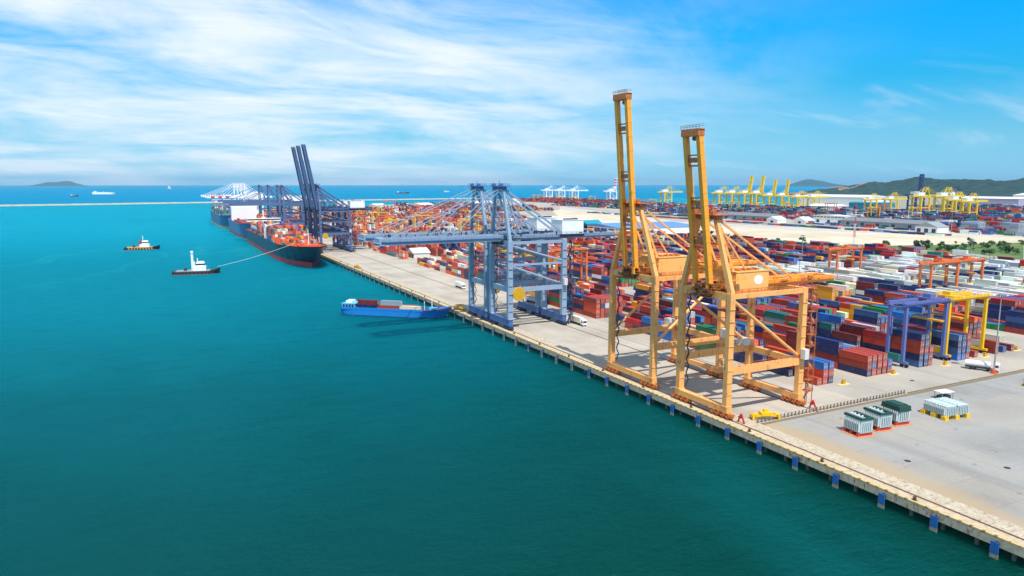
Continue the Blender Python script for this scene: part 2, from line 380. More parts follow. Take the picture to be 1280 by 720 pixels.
while yy < 640:
    pale = yy > 228 and (k % 4 != 1 or yy > 300)
    src = fp if pale else fb
    if not pale: lab = 'blue panel fender on the quay wall, %s counting from the open storage end' % OR[min(k,19)]
    else: lab = 'faded grey blue fender panel on the far stretch of quay wall'
    if id(src) not in used: o = src; o.location = (QE, yy, 0); o['label'] = lab; o['group'] = 'pale fenders on the quay wall' if pale else 'blue fenders on the quay wall'; used[id(src)] = 1
    else: o = dup(src, (QE, yy, 0), 0, lab, 'pale fenders on the quay wall' if pale else 'blue fenders on the quay wall')
    yy += 12.45; k += 1
boll = MB().tube((0,0,0),(0,0,0.55),0.28,10).tube((0,0,0.5),(0,0,0.75),0.42,10).tube((0,0,-0.02),(0,0,0.06),0.6,10).mesh('bollard', paint('rusty bollard', (84,58,44), 0.7, 0.3, 2.0))
for i in range(24):
    tag(link('bollard', boll, None, (QE+1.6, 69.7+i*24.9, 4.03)), 'dark mooring bollard on the pale yellow quay edge strip', 'bollard', 'mooring bollards along the quay edge')

# ------------------------------------------------------------------ hills, islands, breakwater
def fbm(x, y, s, o=6): return mnoise.fractal(Vector((x/s, y/s, 3.3)), 1.0, 2.0, o)
def hill_mat(name, a, b_, rock, cut):
    m, nt, N, L, b = newmat(name)
    g = N.new('ShaderNodeNewGeometry')
    n = N.new('ShaderNodeTexNoise'); n.inputs['Scale'].default_value = 0.02; n.inputs['Detail'].default_value = 12; n.inputs['Roughness'].default_value = 0.7; L.new(g.outputs['Position'], n.inputs['Vector'])
    r = N.new('ShaderNodeValToRGB'); r.color_ramp.elements[0].position = 0.38; r.color_ramp.elements[1].position = 0.66
    r.color_ramp.elements[0].color = lin(a); r.color_ramp.elements[1].color = lin(b_); L.new(n.outputs['Fac'], r.inputs['Fac'])
    at = N.new('ShaderNodeAttribute'); at.attribute_name = 'bare'
    x = N.new('ShaderNodeMix'); x.data_type = 'RGBA'; L.new(r.outputs['Color'], x.inputs['A']); x.inputs['B'].default_value = lin(rock); L.new(at.outputs['Fac'], x.inputs['Factor'])
    L.new(x.outputs['Result'], b.inputs['Base Color']); setin(b, Roughness=0.95); return m
def relief(name, x0, x1, y0, y1, nx, ny, hf, mat, bare=None, kind='structure'):
    vs, fs, bs = [], [], []
    for j in range(ny+1):
        for i in range(nx+1):
            x = x0+(x1-x0)*i/nx; y = y0+(y1-y0)*j/ny
            vs.append((x, y, hf(x,y))); bs.append(bare(x,y) if bare else 0.0)
    for j in range(ny):
        for i in range(nx):
            a = j*(nx+1)+i; fs.append((a,a+1,a+nx+2,a+nx+1))
    me = bpy.data.meshes.new(name); me.from_pydata(vs, [], fs); me.materials.append(mat)
    at = me.attributes.new('bare', 'FLOAT', 'POINT'); at.data.foreach_set('value', bs)
    return tag(link(name, me, smooth=True), kind=kind)
RIDGE = [(4080,3480,28,300),(4200,3330,62,330),(4350,3190,92,360),(4520,3040,122,420),(4600,2860,118,420),(4560,2700,106,380),(4640,2540,100,380),(4700,2360,120,460),(4800,2150,132,520),(4850,1900,138,600)]
def hill_h(x, y):
    h = 0
    for a, b_, c, r in RIDGE:
        d2 = ((x-a)**2 + (y-b_)**2)/(r*r)
        h = max(h, c*math.exp(-d2*1.3))
    h = 0.88*h + 0.22*h*fbm(x, y, 300) + 0.09*h*fbm(x, y, 60)
    return h - 3 + (3.5 if h > 1.5 else 0)
HILL = hill_mat('wooded hill', (4,26,24), (28,66,52), (150,112,80), None)
relief('hill', 3600, 5700, 1300, 4000, 240, 300, hill_h, HILL,
       lambda x, y: 1.0 if (y > 3240 and x < 4330 and hill_h(x,y) > 10 and fbm(x, y, 140) > 0.0) else 0.0)
relief('hill', 9000, 12600, 3600, 6600, 60, 60, lambda x, y: 250*math.exp(-(((x-10600)/1200)**2 + ((y-5150)/520)**2)*1.2)*(1+0.2*fbm(x,y,500)) - 6, HILL)
relief('island', -5000, -1200, 31000, 33000, 80, 30, lambda x, y: (165*math.exp(-(((x+2900)/460)**2 + ((y-32000)/500)**2)) + 120*math.exp(-(((x+3500)/500)**2 + ((y-32000)/500)**2)))*(1+0.25*fbm(x,y,500)) - 8, HILL)
relief('island', 16600, 20400, 14600, 17600, 80, 40, lambda x, y: (205*math.exp(-(((x-18325)/420)**2 + ((y-15960)/500)**2)) + 95*math.exp(-(((x-18750)/700)**2 + ((y-15600)/500)**2)))*(1+0.2*fbm(x,y,500)) - 8, HILL)
# rubble breakwater closing the bay
bw = MB(); P0 = Vector((-2400, 2500, 0)); P1 = Vector((1560, 3370, 0)); dv = (P1-P0).normalized(); nv = Vector((-dv.y, dv.x, 0)); nseg = 160; sec = [(-15,-2.5),(-6.0,3.4),(-5.2,4.6),(3,4.8),(4,3.6),(14,-2.5)]
vs, fs = [], []
for i in range(nseg+1):
    c = P0.lerp(P1, i/nseg)
    for j, (a, z) in enumerate(sec):
        jit = rnd.uniform(-0.7,0.7); vs.append(c + nv*(a+jit) + Vector((0,0,z+jit*0.4)))
for i in range(nseg):
    for j in range(len(sec)-1):
        a = i*len(sec)+j; fs.append((a, a+len(sec), a+len(sec)+1, a+1))
tag(bw.add(vs, fs).build('breakwater', paint('pale rock armour', (176,164,142), 0.95, 0.35, 0.05)), 'long low breakwater of pale rock crossing the bay behind the boats', 'breakwater')
# ------------------------------------------------------------------ ship-to-shore quay cranes
# local frame: x = 0 on the waterside rail, x = G on the landside rail, +x inland, y along the quay, z = 0 on the paving
wheel_me = MB().tube((-0.22,0,0),(0.22,0,0),0.42,12).mesh('wheel', DARK)
def sts(name, label, cat, group, W=22, G=30, zp=14.5, zt=37.5, za=60, up=True, ang=81, L=50, back=55, leg=Y_LEG, boom=Y_BOOM, sill=Y_LEG, mach=Y_DIRTY,
        house=Y_HOUSE, housebox=(6.5,20,-5.6,5.6,-7.0,3.3), fine=True, diag='down', sill_z=(1.9,3.7), lw=(2.0,2.2), tie=False, mid=None, gy=3.7, logo=True, bands=None, deep=2.4, gw=1.5, bdeep=None):
    r = thing(name, label, cat, (0,0,0), 0, group)
    h = W/2; lx, ly = lw
    P = lambda n, mb, mat: mb.build(n, mat, r)
    # legs, with flange-like cap plates
    for x in (0, G):
        for s in (-1, 1):
            m = MB().beam((x, s*h, sill_z[1]), (x, s*h, zt+1.0), ly, lx, 0, ly*0.95, lx*0.9)
            if fine:
                m.box(x-lx*0.65, x+lx*0.65, s*h-ly*0.62, s*h+ly*0.62, sill_z[1], sill_z[1]+0.25)
                for q in range(1, 9):
                    zz = sill_z[1] + (zt-sill_z[1])*q/9; m.box(x-lx*0.53, x+lx*0.53, s*h-ly*0.53, s*h+ly*0.53, zz, zz+0.14)
                if zt > 30 and tie: m.beam((x, s*h, sill_z[1]), (x, s*(h-3.4), sill_z[0]+1.0), ly*0.8, lx*0.9)
            P('leg', m, leg)
        P('sill_beam', MB().box(x-lx*0.55, x+lx*0.55, -h-1.2, h+1.2, sill_z[0], sill_z[1]), sill)
        for s in (-1, 1):
            b_ = MB()
            y0 = s*(h-1.5)
            b_.box(x-0.7, x+0.7, y0-4.4, y0+4.4, 1.25, sill_z[0]-0.05)
            for k in (-3.2, -1.1, 1.1, 3.2):
                b_.box(x-0.5, x+0.5, y0+k-0.95, y0+k+0.95, 0.55, 1.22)
                b_.box(x-1.25, x+1.25, y0+k-0.12, y0+k+0.12, 0.3, 1.0).tube((x-1.3,y0+k+0.6,0.9),(x+1.3,y0+k+0.6,0.9),0.3,8).box(x-1.2,x-0.72,y0+k-0.7,y0+k-0.2,1.0,1.95)
                b_.box(x+0.5, x+1.05, y0+k-0.3, y0+k+0.35, 0.7, 1.5); b_.box(x-1.05, x-0.5, y0+k-0.4, y0+k+0.25, 0.9, 1.7)
            bo = b_.build('bogie', mach, r)
            if fine:
                for k in (-3.2, -1.1, 1.1, 3.2):
                    for dy in (-0.5, 0.5):
                        w_ = link('wheel', wheel_me, bo, (x, y0+k+dy, 0.49))
    # portal and top frames
    for s in (-1, 1):
        P('portal_beam', MB().box(lx*0.5, G-lx*0.5, s*h-0.75, s*h+0.75, zp-1.1, zp+1.1), leg)
        P('side_beam', MB().box(lx*0.45, G-lx*0.45, s*h-0.6, s*h+0.6, zt-0.6, zt+0.8), leg)
        if mid: P('side_tie', MB().box(lx*0.5, G-lx*0.5, s*h-0.4, s*h+0.4, mid-0.5, mid+0.5), leg)
        if diag == 'down': a, c = (0.8, zt-1.2), (G-0.8, zp+1.6)
        elif diag == 'up': a, c = (0.8, zp+1.6), (G-0.8, zt-1.2)
        if diag in ('down', 'up'): P('diagonal_brace', MB().tube((a[0], s*h, a[1]), (c[0], s*h, c[1]), 0.5 if fine else 0.6, 10), leg)
        else:
            P('diagonal_brace', MB().tube((0.8, s*h, zt-1.2), (G-0.8, s*h, mid+1.0), 0.5, 10), leg)
            P('diagonal_brace', MB().tube((0.8, s*h, mid-0.5), (G-0.8, s*h, zp+1.4), 0.5, 10), leg)
    for x in (0, G):
        P('cross_beam', MB().box(x-0.9, x+0.9, -h+ly*0.5, h-ly*0.5, zt-1.2, zt+1.0), leg)
        if tie or x == G: P('cross_tie', MB().box(x-0.7, x+0.7, -h+ly*0.5, h-ly*0.5, zp-1.2, zp+(0.8 if not tie else 1.4)), leg)
    # trolley girders over the portal and the back reach
    zg = zt+1.0
    for s in (-1, 1):
        g = MB().box(-2.6, back, s*gy-gw/2, s*gy+gw/2, zg, zg+deep-0.4)
        P('main_girder', g, boom if fine else leg)
        if fine:
            w_ = MB(); y1 = s*(gy+gw/2+0.75)
            w_.box(-2, back, y1-0.6, y1+0.6, zg+0.9, zg+1.0); w_.rail((-2, y1+s*0.55, zg+1.0), (back, y1+s*0.55, zg+1.0), 1.1, 3.4, 0.11)
            P('walkway', w_, mach)
    m = MB().box(back-1.2, back+0.3, -gy+gw/2, gy-gw/2, zg+0.1, zg+deep-0.5)
    for xx in (G*0.5, G+4, back-8): m.box(xx-0.4, xx+0.4, -gy+gw/2, gy-gw/2, zg+0.5, zg+deep-0.7)
    P('girder_tie', m, leg)
    # apex frame
    ay = gy+0.6; ax = -0.6
    for s in (-1, 1):
        P('apex_leg', MB().beam((0, s*h, zt+0.8), (ax, s*ay, za), 1.5, 1.6, 0, 1.1, 1.2), leg)
        P('apex_rear_leg', MB().beam((9.0, s*gy, zg+deep-0.4), (ax+0.8, s*ay, za-1.0), 0.7, 0.8), leg)
    m = MB().box(ax-1.1, ax+1.1, -ay-1.4, ay+1.4, za, za+1.3)
    if fine:
        m.box(ax-2.6, ax+2.6, -ay-2.2, ay+2.2, za+1.32, za+1.5); m.rail((ax-2.5,-ay-2.1,za+1.5), (ax-2.5,ay+2.1,za+1.5), 1.2, 2.2, 0.12); m.rail((ax+2.5,-ay-2.1,za+1.5), (ax+2.5,ay+2.1,za+1.5), 1.2, 2.2, 0.12)
        for s in (-1, 1): m.tube((ax-1, s*ay-0.5, za+2.0), (ax-1, s*ay+0.5, za+2.0), 0.9, 12)
        m.beam((ax, 0, za+1.5), (ax, 0, za+4.2), 0.15)
    P('apex_platform', m, leg if not fine else mach if boom is Y_BOOM else G_DARK if leg is G_LEG else leg)
    if fine:
        m = MB()
        for q in range(1, 6):
            t0 = q/6; a = Vector((0, h, zt+0.8)).lerp(Vector((ax, ay, za)), t0); c = Vector((9.0, gy, zg+2)).lerp(Vector((ax+0.8, ay, za-1)), t0)
            for s in (-1, 1): m.beam((a.x, s*a.y, a.z), (c.x, s*c.y, c.z), 0.32); 
            if q in (2, 4): m.beam((a.x, -a.y, a.z), (a.x, a.y, a.z), 0.7)
            if q < 5:
                t1 = (q+1)/6; d = Vector((9.0, gy, zg+2)).lerp(Vector((ax+0.8, ay, za-1)), t1)
                for s in (-1, 1): m.beam((a.x, s*a.y, a.z), (d.x, s*d.y, d.z), 0.25)
            m.box(a.x+0.4, c.x+0.2, -a.y*0.8, -a.y*0.8+1.2, a.z-0.1, a.z); m.rail((a.x+0.4, -a.y*0.8, a.z), (c.x+0.2, -a.y*0.8, a.z), 1.1, 2.0, 0.1)
        P('apex_bracing', m, boom)
    for s in (-1, 1):
        for k, (xx, dz) in enumerate(((G+3, 0), (15.5, -1.0))):
            P('backstay', MB().beam((ax+0.6, s*(ay-0.3), za+0.3+dz), (xx, s*(gy+0.1), zg+deep-0.3), (0.55 if k == 0 else 0.45)*(1.5 if tie else 1.0)), leg)
    # boom
    deep = bdeep or deep
    H = Vector((-1.5, 0, zg+0.3)); a = R(ang if up else 0); d = Vector((-math.cos(a), 0, math.sin(a))); nrm = Vector((math.sin(a), 0, math.cos(a)))
    bp = lambda t, y=0, o=0: H + d*t + nrm*o + Vector((0, y, 0))
    for s in (-1, 1):
        g = MB().beam(bp(0, s*gy, deep/2-0.5), bp(L, s*gy, deep/2-0.5), gw, deep)
        if fine:
            g.beam(bp(0, s*(gy-gw/2-0.16), -0.4), bp(L, s*(gy-gw/2-0.16), -0.4), 0.3, 0.25)
            for q in range(1, 13): t0 = L*q/13; g.beam(bp(t0, s*gy, -0.62), bp(t0, s*gy, deep-0.38), gw+0.16, 0.18) if False else g.beam(bp(t0-0.1, s*gy, deep/2-0.5), bp(t0+0.1, s*gy, deep/2-0.5), gw+0.14, deep+0.14)
        if bands:
            P('boom_girder', MB().beam(bp(0, s*gy, deep/2-0.5), bp(L*0.30, s*gy, deep/2-0.5), gw, deep), boom)
            for q in range(7):
                t0 = L*(0.30+0.1*q); P('boom_girder', MB().beam(bp(t0, s*gy, deep/2-0.5), bp(t0+L*0.1, s*gy, deep/2-0.5), gw, deep), bands if q % 2 else boom)
        else: P('boom_girder', g, boom)
        if fine and not up:
            m = MB(); rq = random.Random(int(L)+s)
            for q in range(40):
                t0 = rq.uniform(2, L-2); c_ = bp(t0, s*gy+rq.uniform(-0.6,0.6), deep-0.4); hh_ = rq.uniform(0.3,1.5); m.beam(c_, c_+Vector((0,0,hh_)), rq.uniform(0.2,0.9), rq.uniform(0.2,0.6))
            P('boom_equipment', m, GALV if s < 0 else mach)
        if fine and (s > 0 or boom is not Y_BOOM):
            w_ = MB(); yo = s*(gy+gw/2+0.35)
            w_.beam(bp(0.5, yo, 0.9), bp(L-0.5, yo, 0.9), 0.6, 0.1)
            n = int(L/4)
            for o in (1.45, 2.0): w_.beam(bp(0.5, yo+s*0.25, o), bp(L-0.5, yo+s*0.25, o), 0.09)
            for q in range(n+1): t0 = 0.5+(L-1)*q/n; w_.beam(bp(t0, yo+s*0.25, 0.9), bp(t0, yo+s*0.25, 2.0), 0.09)
            P('boom_walkway', w_, mach if boom is Y_BOOM else G_DARK)
    for t0 in ((0.02, 0.30, 0.55, 0.815) if fine else (0.5, 0.8)):
        m = MB().beam(bp(L*t0, -gy+gw/2, 0.7), bp(L*t0, gy-gw/2, 0.7), 1.5, 1.4)
        if fine and t0 > 0.1: m.beam(bp(L*t0-1.6, -gy+gw/2, 0.2), bp(L*t0-1.6, gy-gw/2, 0.2), 0.5); m.beam(bp(L*t0+1.5, -gy+gw/2, 0.2), bp(L*t0+1.5, gy-gw/2, 0.2), 0.4)
        P('boom_tie', m, mach if boom is Y_BOOM else boom)
    m = MB().beam(bp(L-0.9, -gy-gw/2-0.1, deep/2-0.5), bp(L-0.9, gy+gw/2+0.1, deep/2-0.5), 2.4, deep+0.3)
    if fine:
        m.beam(bp(L+0.1, -gy-0.9, 0.4), bp(L+0.1, gy+0.9, 0.4), 2.2, 0.2)
        for o in (0.9, 1.4): 
            m.beam(bp(L+o, -gy-0.9, -0.6), bp(L+o, gy+0.9, -0.6), 0.1); m.beam(bp(L+o, -gy-0.9, 1.4), bp(L+o, gy+0.9, 1.4), 0.1)
        for q in range(7): yq = -gy-0.9+(2*gy+1.8)*q/6; m.beam(bp(L+0.1, yq, -0.6), bp(L+1.4, yq, -0.6), 0.1)
        m.tube(bp(L-2.6, -1.4, 1.8), bp(L-2.6, 1.4, 1.8), 0.7, 10)
    P('boom_tip', m, mach if boom is Y_BOOM else boom)
    for s in (-1, 1):
        if up:
            t0 = 0.42*L; P('forestay', MB().beam((ax-0.3, s*(ay-0.8), za+0.6), bp(t0, s*(gy-0.2), deep-0.4), 0.28), leg)
            t1 = 0.78*L; P('forestay', MB().beam(bp(t0, s*(gy-0.3), deep-0.1), bp(t1, s*(gy-0.3), deep-0.2), 0.28), leg)
        else:
            for t0 in (0.42, 0.92): P('forestay', MB().beam((ax-0.3, s*(ay-0.5), za+0.6), bp(t0*L, s*gy, deep-0.4), 0.34), leg)
    # machinery house on the girders
    x0, x1, y0, y1, z0, z1 = housebox
    hz = zg+2.0
    m = MB().box(x0, x1, y0, y1, hz+z0*0.4, hz+z1)
    m.prism([(x0-0.2,y0-0.2),(x1+0.2,y0-0.2),(x1+0.2,y1+0.2),(x0-0.2,y1+0.2)], hz+z1, hz+z1+0.25)
    ho = m.build('machinery_house', house, r)
    if fine:
        for q in range(4): MB().box(x0+2+q*(x1-x0-4)/4, x0+3.3+q*(x1-x0-4)/4, y0+1, y0+3, hz+z1+0.25, hz+z1+0.9).build('roof_vent', mach, ho)
        v = MB().box(x0-1.0, x1+1.0, y0-1.3, y1+1.3, hz+z0*0.4-0.25, hz+z0*0.4-0.02); v.rail((x0-1,y0-1.25,hz+z0*0.4), (x1+1,y0-1.25,hz+z0*0.4), 1.1, 2.5, 0.1); v.rail((x0-1,y1+1.25,hz+z0*0.4), (x1+1,y1+1.25,hz+z0*0.4), 1.1, 2.5, 0.1)
        v.build('platform', mach, ho)
        if logo:
            n = 20; cxm = (x0+x1)/2+2.5; czm = hz+z1*0.2; rr = 1.45
            vs = [(cxm+rr*1.25*math.cos(2*math.pi*i/n), y0-0.06, czm+rr*math.sin(2*math.pi*i/n)) for i in range(n)] + [(cxm+rr*1.25*math.cos(2*math.pi*i/n), y0+0.02, czm+rr*math.sin(2*math.pi*i/n)) for i in range(n)]
            MB().add(vs, [tuple(range(n))] + [(i, i+n, (i+1) % n+n, (i+1) % n) for i in range(n)]).build('round_emblem', WHITE, ho)
    if fine:
        rq = random.Random(len(name)+int(L*7))
        m = MB()
        for q in range(70):
            a_, b_, c_ = rq.uniform(-3.2, 3.5), rq.uniform(-gy-1.2, gy+1.2), rq.uniform(zg-1.6, zg+2.2); sx_, sy_, sz_ = rq.uniform(0.15,0.7), rq.uniform(0.15,0.9), rq.uniform(0.12,0.5)
            m.box(a_-sx_, a_+sx_, b_-sy_, b_+sy_, c_-sz_, c_+sz_)
        m.rail((-3.4,-gy-1.5,zg-1.7),(-3.4,gy+1.5,zg-1.7),1.2,1.5,0.1).box(-3.5,1,-gy-1.6,gy+1.6,zg-1.85,zg-1.72)
        P('hinge_machinery', m, DARK if leg is not Y_LEG else paint('greasy brown machinery', (122,72,38), 0.6, 0.4, 1.5, 0.4))
        m = MB()
        for q in range(46):
            a_, b_, c_ = rq.uniform(4, back-2), rq.choice((-1,1))*rq.uniform(gy-1.5, gy+1.6), zg+deep-0.4; sx_, sy_, sz_ = rq.uniform(0.2,1.2), rq.uniform(0.15,0.5), rq.uniform(0.2,1.4)
            m.box(a_-sx_, a_+sx_, b_-sy_, b_+sy_, c_, c_+sz_)
        P('deck_equipment', m, mach)
        # trolley, cab and hoist gear
        tx = 12 if up else 14
        m = MB().box(tx-3, tx+3, -gy+gw/2+0.1, gy-gw/2-0.1, zg-0.4, zg+1.2).box(tx-2, tx+2, -1.5, 1.5, zg-1.4, zg-0.42)
        P('trolley', m, mach)
        c_ = MB().box(tx-6.2, tx-3.6, -1.3, 1.3, zg-3.4, zg-0.4).build('operator_cab', WHITE if leg is G_LEG else mach, r)
        MB().box(tx-6.25, tx-6.21, -1.15, 1.15, zg-3.1, zg-1.2).build('window', GLASS, c_)
        m = MB().box(tx-1.3, tx+1.3, -6.1, 6.1, zg-8.5, zg-7.9)
        for a_, b_ in ((-1,-1.4),(1,-1.4),(-1,1.4),(1,1.4)): m.beam((tx+a_, b_, zg-8), (tx+a_, b_, zg-1.4), 0.1)
        P('spreader', m, YEL if leg is not Y_LEG else mach)
        # stair tower and lift on the landside leg nearest the yard entrance
        xs = G+2.3; ys = -h
        m = MB()
        for q in range(4):
            px, py = (xs+0.1, xs+2.5)[q % 2], (ys-1.3, ys+1.3)[q//2]; m.beam((px, py, 0.2), (px, py, zt+2), 0.2)
        nf = 10
        for q in range(nf):
            z0_ = 0.6+(zt)*q/nf; z1_ = 0.6+(zt)*(q+1)/nf
            sy = 1 if q % 2 else -1
            m.beam((xs+0.8+(q % 2), ys-sy*1.2, z0_), (xs+0.8+(q % 2), ys+sy*1.2, z1_), 0.7, 0.16)
            m.box(xs, xs+2.6, ys-1.5, ys+1.5, z1_-0.08, z1_); m.rail((xs+2.55, ys-1.5, z1_), (xs+2.55, ys+1.5, z1_), 1.1, 1.5, 0.1); m.rail((xs, ys-1.5, z1_), (xs+2.6, ys-1.5, z1_), 1.1, 1.3, 0.1)
        P('stair_tower', m, mach)
        P('lift_cabin', MB().box(G-1.2, G+0.6, -h-2.9, -h-1.15, zp+1.0, zp+4.2), OFFWHITE)
        m = MB()
        for q in range(14):
            z0_ = sill_z[1]+1+(zt-sill_z[1]-2)*q/14; m.beam((0.3+(q%2)*1.0+lx*0.5, h-1.4, z0_), (1.3-(q%2)*1.0+lx*0.5, h-1.4, z0_+(zt-sill_z[1]-2)/14), 0.55, 0.14)
            m.beam((0.3+lx*0.5, h-1.0, z0_+1), (1.4+lx*0.5, h-1.0, z0_+1.2), 0.1)
        P('leg_stair', m, DARK if leg is Y_LEG else mach)
        # walkways on the portal beams and small equipment
        m = MB()
        for s in (-1, 1): m.rail((1.2, s*h+s*0.6, zp+1.1), (G-1.2, s*h+s*0.6, zp+1.1), 1.1, 2.4, 0.1)
        P('portal_handrail', m, mach)
        m = MB()
        for s in (-1, 1): m.rail((1.0, s*h, zt+0.8), (G-1.0, s*h, zt+0.8), 1.1, 3, 0.1)
        P('top_handrail', m, mach)
        e_ = MB().box(G-4.2, G-1.6, h-1.6, h+1.8, zp+1.15, zp+3.6).build('electrical_cabinet', OFFWHITE, r)
    return r

def reel(parent, x, y, z, rad, mat, hubmat):
    m = MB().tube((x, y-0.35, z), (x, y+0.35, z), rad, 28)
    o = m.build('cable_reel', mat, parent)
    MB().tube((x, y-0.55, z), (x, y-0.36, z), rad*0.35, 16).build('hub', hubmat, o)
    s_ = MB()
    for q in range(8):
        t = math.pi*2*q/8; s_.beam((x+math.cos(t)*rad*0.36, y-0.42, z+math.sin(t)*rad*0.36), (x+math.cos(t)*rad*0.96, y-0.42, z+math.sin(t)*rad*0.96), 0.14)
    s_.build('spoke', hubmat, o)
    MB().tube((x, y-0.45, z), (x, y-0.36, z), rad*1.0, 28).tube((x, y-0.46, z), (x, y-0.35, z), rad*0.86, 28).build('reel_rim', hubmat, o)
    MB().box(x-0.5, x+0.5, y+0.36, y+2.6, z-0.4, z+0.4).build('bracket', mat, o)

near_y = sts('quay_crane', 'orange yellow quay crane with raised boom beside the fence, the closer and shorter of two', 'crane', 'orange yellow quay cranes', W=21.5, lw=(1.8,2.0), za=59.5, L=47.8, ang=82.2, gy=3.1, gw=1.2, bdeep=1.6, zt=37, back=52)
near_y.location = (150.4, 167, 4.0)
far_y = sts('quay_crane', 'orange yellow quay crane with the tallest raised boom, behind its shorter twin', 'crane', 'orange yellow quay cranes', W=25, lw=(1.8,2.0), za=62, L=60.8, ang=85.0, gy=3.1, gw=1.2, bdeep=1.6, logo=False, zt=38, diag='up')
far_y.location = (150.4, 204.5, 4.0)
GREYK = dict(W=20, zp=19.5, zt=42.0, za=67.5, up=False, L=60, back=64, leg=G_LEG, boom=G_LEG, sill=G_DARK, mach=G_MACH, house=WHITE, housebox=(31.5,44,-5.5,5.5,0.6,7.0), diag='mid', mid=31.5, sill_z=(2.0,5.2), lw=(2.0,2.6), tie=True, logo=False, deep=3.0)
g1 = sts('quay_crane', 'pale blue grey quay crane with lowered boom and large yellow reel, the nearer one', 'crane', 'pale blue grey quay cranes', **GREYK)
reel(g1, 4.2, -11.6, 17.6, 3.3, YEL, YEL_D)
g1.location = (150.4, 313, 4.0)
g2 = dup(g1, (150.4, 339.5, 4.0), 0, 'pale blue grey quay crane with lowered boom, standing just behind its twin', 'pale blue grey quay cranes')
BLUEK = dict(W=20, zp=19.5, zt=42.0, za=67.5, back=56, leg=B_LEG, boom=B_LEG, sill=G_DARK, mach=G_MACH, house=WHITE, housebox=(32,47,-6,6,0.6,7.4), diag='mid', mid=31.5, sill_z=(2.0,5.2), lw=(2.0,2.4), tie=True, logo=False, deep=2.8, gw=1.9)
b1 = sts('quay_crane', 'slate blue quay crane with raised boom, nearest of three by the ship bow', 'crane', 'slate blue quay cranes', up=True, ang=80, L=66, **BLUEK)
reel(b1, 4.2, -11.6, 17.6, 3.0, YEL_D, YEL_D)
b1.location = (150.4, 745, 4.0)
dup(b1, (150.4, 774, 4.0), 0, 'slate blue quay crane with raised boom, middle of three by the ship bow')
dup(b1, (150.4, 803, 4.0), 0, 'slate blue quay crane with raised boom, farthest of three by the ship bow')
b2 = sts('quay_crane', 'slate blue quay crane with lowered boom over the red decked ship, nearest of four', 'crane', 'slate blue quay cranes', up=False, L=60, fine=False, **{**BLUEK, 'leg': B_LEG})
b2.location = (150.4, 968, 4.0)
for yb, t in ((1003,'second of four'),(1092,'third of four'),(1188,'farthest of four')):
    dup(b2, (150.4, yb, 4.0), 0, 'slate blue quay crane with lowered boom over the moored ships, ' + t)
w1 = sts('quay_crane', 'white quay crane with red banded boom over the farthest ship, nearest of four', 'crane', 'white and red quay cranes', up=False, W=20, zp=18, zt=44, za=71, L=62, back=52, leg=FW, boom=FW, sill=FW, mach=FW, house=WHITE, housebox=(18,34,-5,5,0.6,7), fine=False, diag='up', bands=FRED, deep=3.4, gw=2.2)
w1.location = (150.4, 1400, 4.0)
for yb, t in ((1455,'second of four'),(1515,'third of four'),(1580,'farthest of four')):
    dup(w1, (150.4, yb, 4.0), 0, 'white quay crane with red banded boom over the farthest ship, ' + t)

# far terminal: cranes facing the other basin
fk = dict(W=22, zp=16, zt=40, za=62, L=52, back=52, fine=False, diag='up', deep=4.4, gw=3.0, lw=(3.6,3.8))
fyd = sts('quay_crane', '', 'crane', 'far yellow quay cranes', up=False, leg=FY, boom=FY, sill=FY, mach=FY, house=WHITE, housebox=(12,34,-6,6,0.6,8), **fk)
fyu = sts('quay_crane', '', 'crane', 'far yellow quay cranes', up=True, ang=82, leg=FY, boom=FY, sill=FY, mach=FY, house=WHITE, housebox=(12,34,-6,6,0.6,8), **fk)
fwd = sts('quay_crane', '', 'crane', 'far white quay cranes', up=False, leg=FW, boom=FW, sill=FW, mach=FW, house=WHITE, housebox=(12,30,-6,6,0.6,8), **fk)
fwu = sts('quay_crane', '', 'crane', 'far white quay cranes', up=True, ang=86, leg=FW, boom=FW, sill=FW, mach=FW, house=WHITE, housebox=(12,30,-6,6,0.6,8), bands=FRED, **fk)
fbu = sts('quay_crane', '', 'crane', 'far navy quay cranes', up=True, ang=88, leg=FB, boom=FB, sill=FB, mach=FB, house=WHITE, housebox=(12,30,-6,6,0.6,8), **fk)
fbd = sts('quay_crane', '', 'crane', 'far navy quay cranes', up=False, leg=FB, boom=FB, sill=FB, mach=FB, house=WHITE, housebox=(12,30,-6,6,0.6,8), **fk)
used2 = set()
def far_crane(src, x, y, lab, grp):
    if src.name not in used2:
        used2.add(src.name); src.location = (x, y, 4); src.rotation_euler = (0,0,math.pi); src['label'] = lab
    else: src = dup(src, (x, y, 4), math.pi, lab, grp)
    return src
D = 'far yellow quay crane with lowered boom, '
far_crane(fyd, 1605, 1985, D+'standing alone between the two tall orange booms', 'far yellow quay cranes')
far_crane(fyd, 1605, 1720, D+'beside the two tall raised yellow booms', 'far yellow quay cranes')
far_crane(fyu, 1605, 1612, 'far yellow quay crane with a tall raised boom, left of the pair', 'far yellow quay cranes')
far_crane(fyu, 1605, 1566, 'far yellow quay crane with a tall raised boom, right of the pair', 'far yellow quay cranes')
far_crane(fyu, 1605, 1518, 'far yellow quay crane with raised boom, third in the raised row', 'far yellow quay cranes').scale = (0.88,)*3
far_crane(fyu, 1605, 1472, 'far yellow quay crane with raised boom, last in the raised row', 'far yellow quay cranes').scale = (0.88,)*3
far_crane(fyd, 1605, 1418, D+'between the raised booms and the white warehouse', 'far yellow quay cranes').scale = (0.82,)*3
far_crane(fyd, 1600, 1135, D+'left of the close pair before the hill', 'far yellow quay cranes').scale = (0.8,)*3
far_crane(fyd, 1600, 1058, D+'left one of the close pair before the hill', 'far yellow quay cranes')
far_crane(fyd, 1600, 1005, D+'right one of the close pair before the hill', 'far yellow quay cranes')
far_crane(fyd, 1500, 890, D+'standing alone on the right before the purple warehouse', 'far yellow quay cranes').scale = (0.82,)*3
